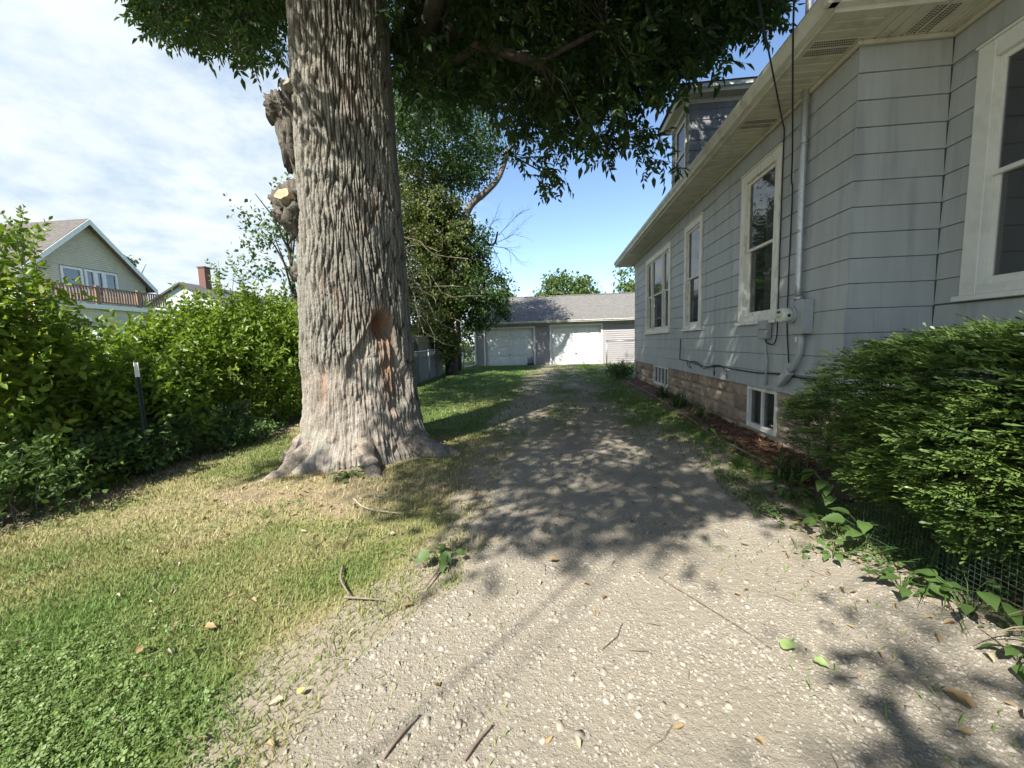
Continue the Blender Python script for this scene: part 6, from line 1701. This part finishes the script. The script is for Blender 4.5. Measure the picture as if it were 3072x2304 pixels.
# dead leaves, twigs, mulch chips
def litter_d(x, y): return np.clip(0.12+0.6*np.exp(-(((x+2.3)/1.5)**2+((y-3.7)/0.9)**2))+1.0*sstep(1.4, 1.9, x)+0.7*sstep(-4.3, -4.9, x), 0, 1)*off_trunk(x, y)
xl, yl = sample_area(6500, -5.6, 2.3, 1.0, 13.0, litter_d); N = len(xl); a = rng.uniform(0, 6.28, N)
V_, F_ = scatter(*leaf_t(0.045, 0.022, 0.5, 0.35), np.stack([xl, yl, ground_z(xl, yl)+0.018], -1), rot_from(np.stack([np.cos(a), np.sin(a), rng.normal(size=N)*0.3], -1), rng.normal(size=N)*0.5), rng.uniform(0.5, 1.3, N))
o = link('leaf_litter', mesh_np('leaf_litter', V_, F_, M['deadleaf']), kind='stuff'); tag(o, 'small dry leaves scattered over the ground', 'leaf litter')
mb = MB(); xt, yt = sample_area(900, -4.0, 2.0, 1.1, 12, lambda x, y: 0.25+litter_d(x, y))
for x, y in zip(xt, yt):
    a = rng.uniform(0, 6.28); l = rng.uniform(0.04, 0.22); z = gz(x, y)+0.018
    mb.tube([(x, y, z), (x+0.5*l*math.cos(a)+rng.normal()*0.01, y+0.5*l*math.sin(a), z+0.004), (x+l*math.cos(a+0.15), y+l*math.sin(a+0.15), z)], rng.uniform(0.0012, 0.003), 4, cap=False)
o = mb.build('twig_litter', M['stick'], kind='stuff'); tag(o, 'thin dry twigs scattered over lawn and gravel', 'twigs')
xm, ym = sample_area(4200, 2.12, 2.74, 3.7, 7.5, lambda x, y: np.clip(1.1-0.3*(y-4.2), 0.1, 1)); N = len(xm); a = rng.uniform(0, 6.28, N)
V_, F_ = scatter(*leaf_t(0.05, 0.014, 0.2, 0.0), np.stack([xm, ym, bed_z(xm, ym)+0.012], -1), rot_from(np.stack([np.cos(a), np.sin(a), rng.normal(size=N)*0.35], -1), rng.normal(size=N)*0.8), rng.uniform(0.5, 1.5, N))
link('mulch_chips', mesh_np('mulch_chips', V_, F_, M['chip']), garden_bed, kind='stuff')
def stick(label, pts, r_, mat='stick'):
    o = MB().tube(catmull([(x, y, gz(x, y)+z) for x, y, z in pts], 4), list(np.linspace(r_, r_*0.45, 4*(len(pts)-1)+1)), 7).build('stick', M[mat]); return tag(o, label, 'stick')
stick('thick grey stick lying along the lawn, left of the gravel edge', [(-1.40, 2.35, 0.03), (-1.33, 2.2, 0.035), (-1.20, 2.06, 0.03)], 0.009)
stick('pale grey stick meeting the thick stick end on the lawn', [(-1.22, 2.04, 0.028), (-1.1, 2.03, 0.03), (-0.98, 2.03, 0.025)], 0.0075)
stick('short dark stick leaning from the lawn onto the gravel edge', [(-0.745, 2.37, 0.035), (-0.76, 2.25, 0.03), (-0.78, 2.13, 0.025)], 0.008)
stick('long bleached curved stick in the grass before the trunk', [(-1.9, 3.45, 0.03), (-1.65, 3.22, 0.035), (-1.3, 3.15, 0.03)], 0.007, 'palestick')
stick('thin dark twig lying on gravel at the bottom edge, left of centre', [(-0.62, 1.20, 0.02), (-0.58, 1.29, 0.024), (-0.54, 1.36, 0.02)], 0.008)
stick('thin dark twig lying on gravel at the bottom edge, near centre', [(-0.33, 1.21, 0.02), (-0.29, 1.28, 0.024), (-0.25, 1.34, 0.02)], 0.007)
stick('long thin twig on the sunlit gravel toward the yew', [(0.62, 2.35, 0.02), (0.78, 2.1, 0.024), (0.97, 1.85, 0.02)], 0.004)
def fallen(label, x, y, s, mat, rz, curl=0.2):
    o = link('fallen_leaf', bigleaf(0.064*s, 0.042*s, M[mat], curl, 0.12, 0.09, int(abs(x*100)))); o.location = (x, y, gz(x, y)+0.028); o.rotation_euler = (0.1, -0.12, rz); return tag(o, label, 'leaf')
fallen('large pale green leaf lying flat on the sunlit gravel', 1.03, 1.80, 1.5, 'greenleaf', 0.6)
fallen('small pale green leaf beside the larger one on the gravel', 1.13, 1.75, 1.0, 'greenleaf', -0.9)
fallen('yellow leaf on the lawn edge at the lower left of the gravel', -1.09, 1.42, 0.6, 'yellowleaf', 1.0)
fallen('brown curled leaf in the shade at the bottom right', 1.53, 1.50, 1.5, 'deadleaf', 2.0, 0.45)
fallen('orange-brown leaf at the right edge near the bottom', 1.66, 1.47, 1.3, 'deadleaf', -0.4, 0.35)
fallen('brown leaf standing in the clover at lower left', -2.0, 1.56, 0.9, 'deadleaf', 1.6, 0.5)
fallen('pale dry leaf in the grass above the clover', -1.83, 1.75, 1.0, 'deadleaf', 0.2, 0.4)
fallen('tan dry leaf lying where the shade meets the sunlit gravel', -0.04, 2.47, 1.0, 'deadleaf', 0.3, 0.4)
mb = MB(); mb.box(-1.42, -1.05, GY-0.32, GY-0.12, 0.22, 0.36)
pot = thing('dark_planter', 'dark low planter beside the left garage door', 'planter', (0, 0, 0)); mb.build('box', M['black'], pot, bevel=0.01)
mb = MB()
for k in range(9): mb.tube([(-1.38+0.04*k, GY-0.22, 0.36), (-1.40+0.042*k+rng.normal()*0.03, GY-0.22, 0.62+0.1*rng.random())], 0.012, 5)
mb.build('bare_stems', M['black'], pot, kind='stuff')

back_tree('far_bush', 'dark leafy bush behind the short chain-link fence by the garage', (-7.2, 25.5), 3.6, (2.6, 1.6, 1.7), 3600, 'backleaf', ll=0.22, trunk_r=0.1, cz=1.7)

for k, (x, y, n, ll, h, lab) in enumerate([(1.72, 2.55, 10, 0.07, 0.10, 'small weed rosette on the gravel below the yew mesh'), (1.62, 3.25, 12, 0.06, 0.10, 'low weeds on the gravel edge between the mulch and the yew'), (1.95, 2.62, 10, 0.11, 0.22, 'leafy weed pushing through the middle of the yew mesh'), (1.98, 2.0, 10, 0.10, 0.20, 'leafy weed under the overhang of the yew'), (2.0, 1.6, 9, 0.10, 0.16, 'weed under the near end of the yew')]):
    broad_plant(lab, x, y, n, ll, ll*0.62, h)
xw, yw = sample_area(1800, 1.5, 2.15, 1.4, 4.6, lambda x, y: (1-drive_w(x, y))*sstep(0.42, 0.6, fbm(x*4, y*4, 2, 88)))
N = len(xw); a = rng.uniform(0, 6.28, N)
V_, F_ = scatter(*leaf_t(0.032, 0.02, 0.15, 0.3), np.stack([xw, yw, ground_z(xw, yw)+rng.uniform(0.01, 0.05, N)], -1), rot_from(np.stack([np.cos(a), np.sin(a), rng.normal(size=N)*0.3], -1), rng.normal(size=N)*0.4), rng.uniform(0.6, 1.5, N))
o = link('ground_ivy', mesh_np('ground_ivy', V_, F_, M['weed']), kind='stuff'); tag(o, 'small creeping weeds along the gravel edge before the yew', 'weeds')
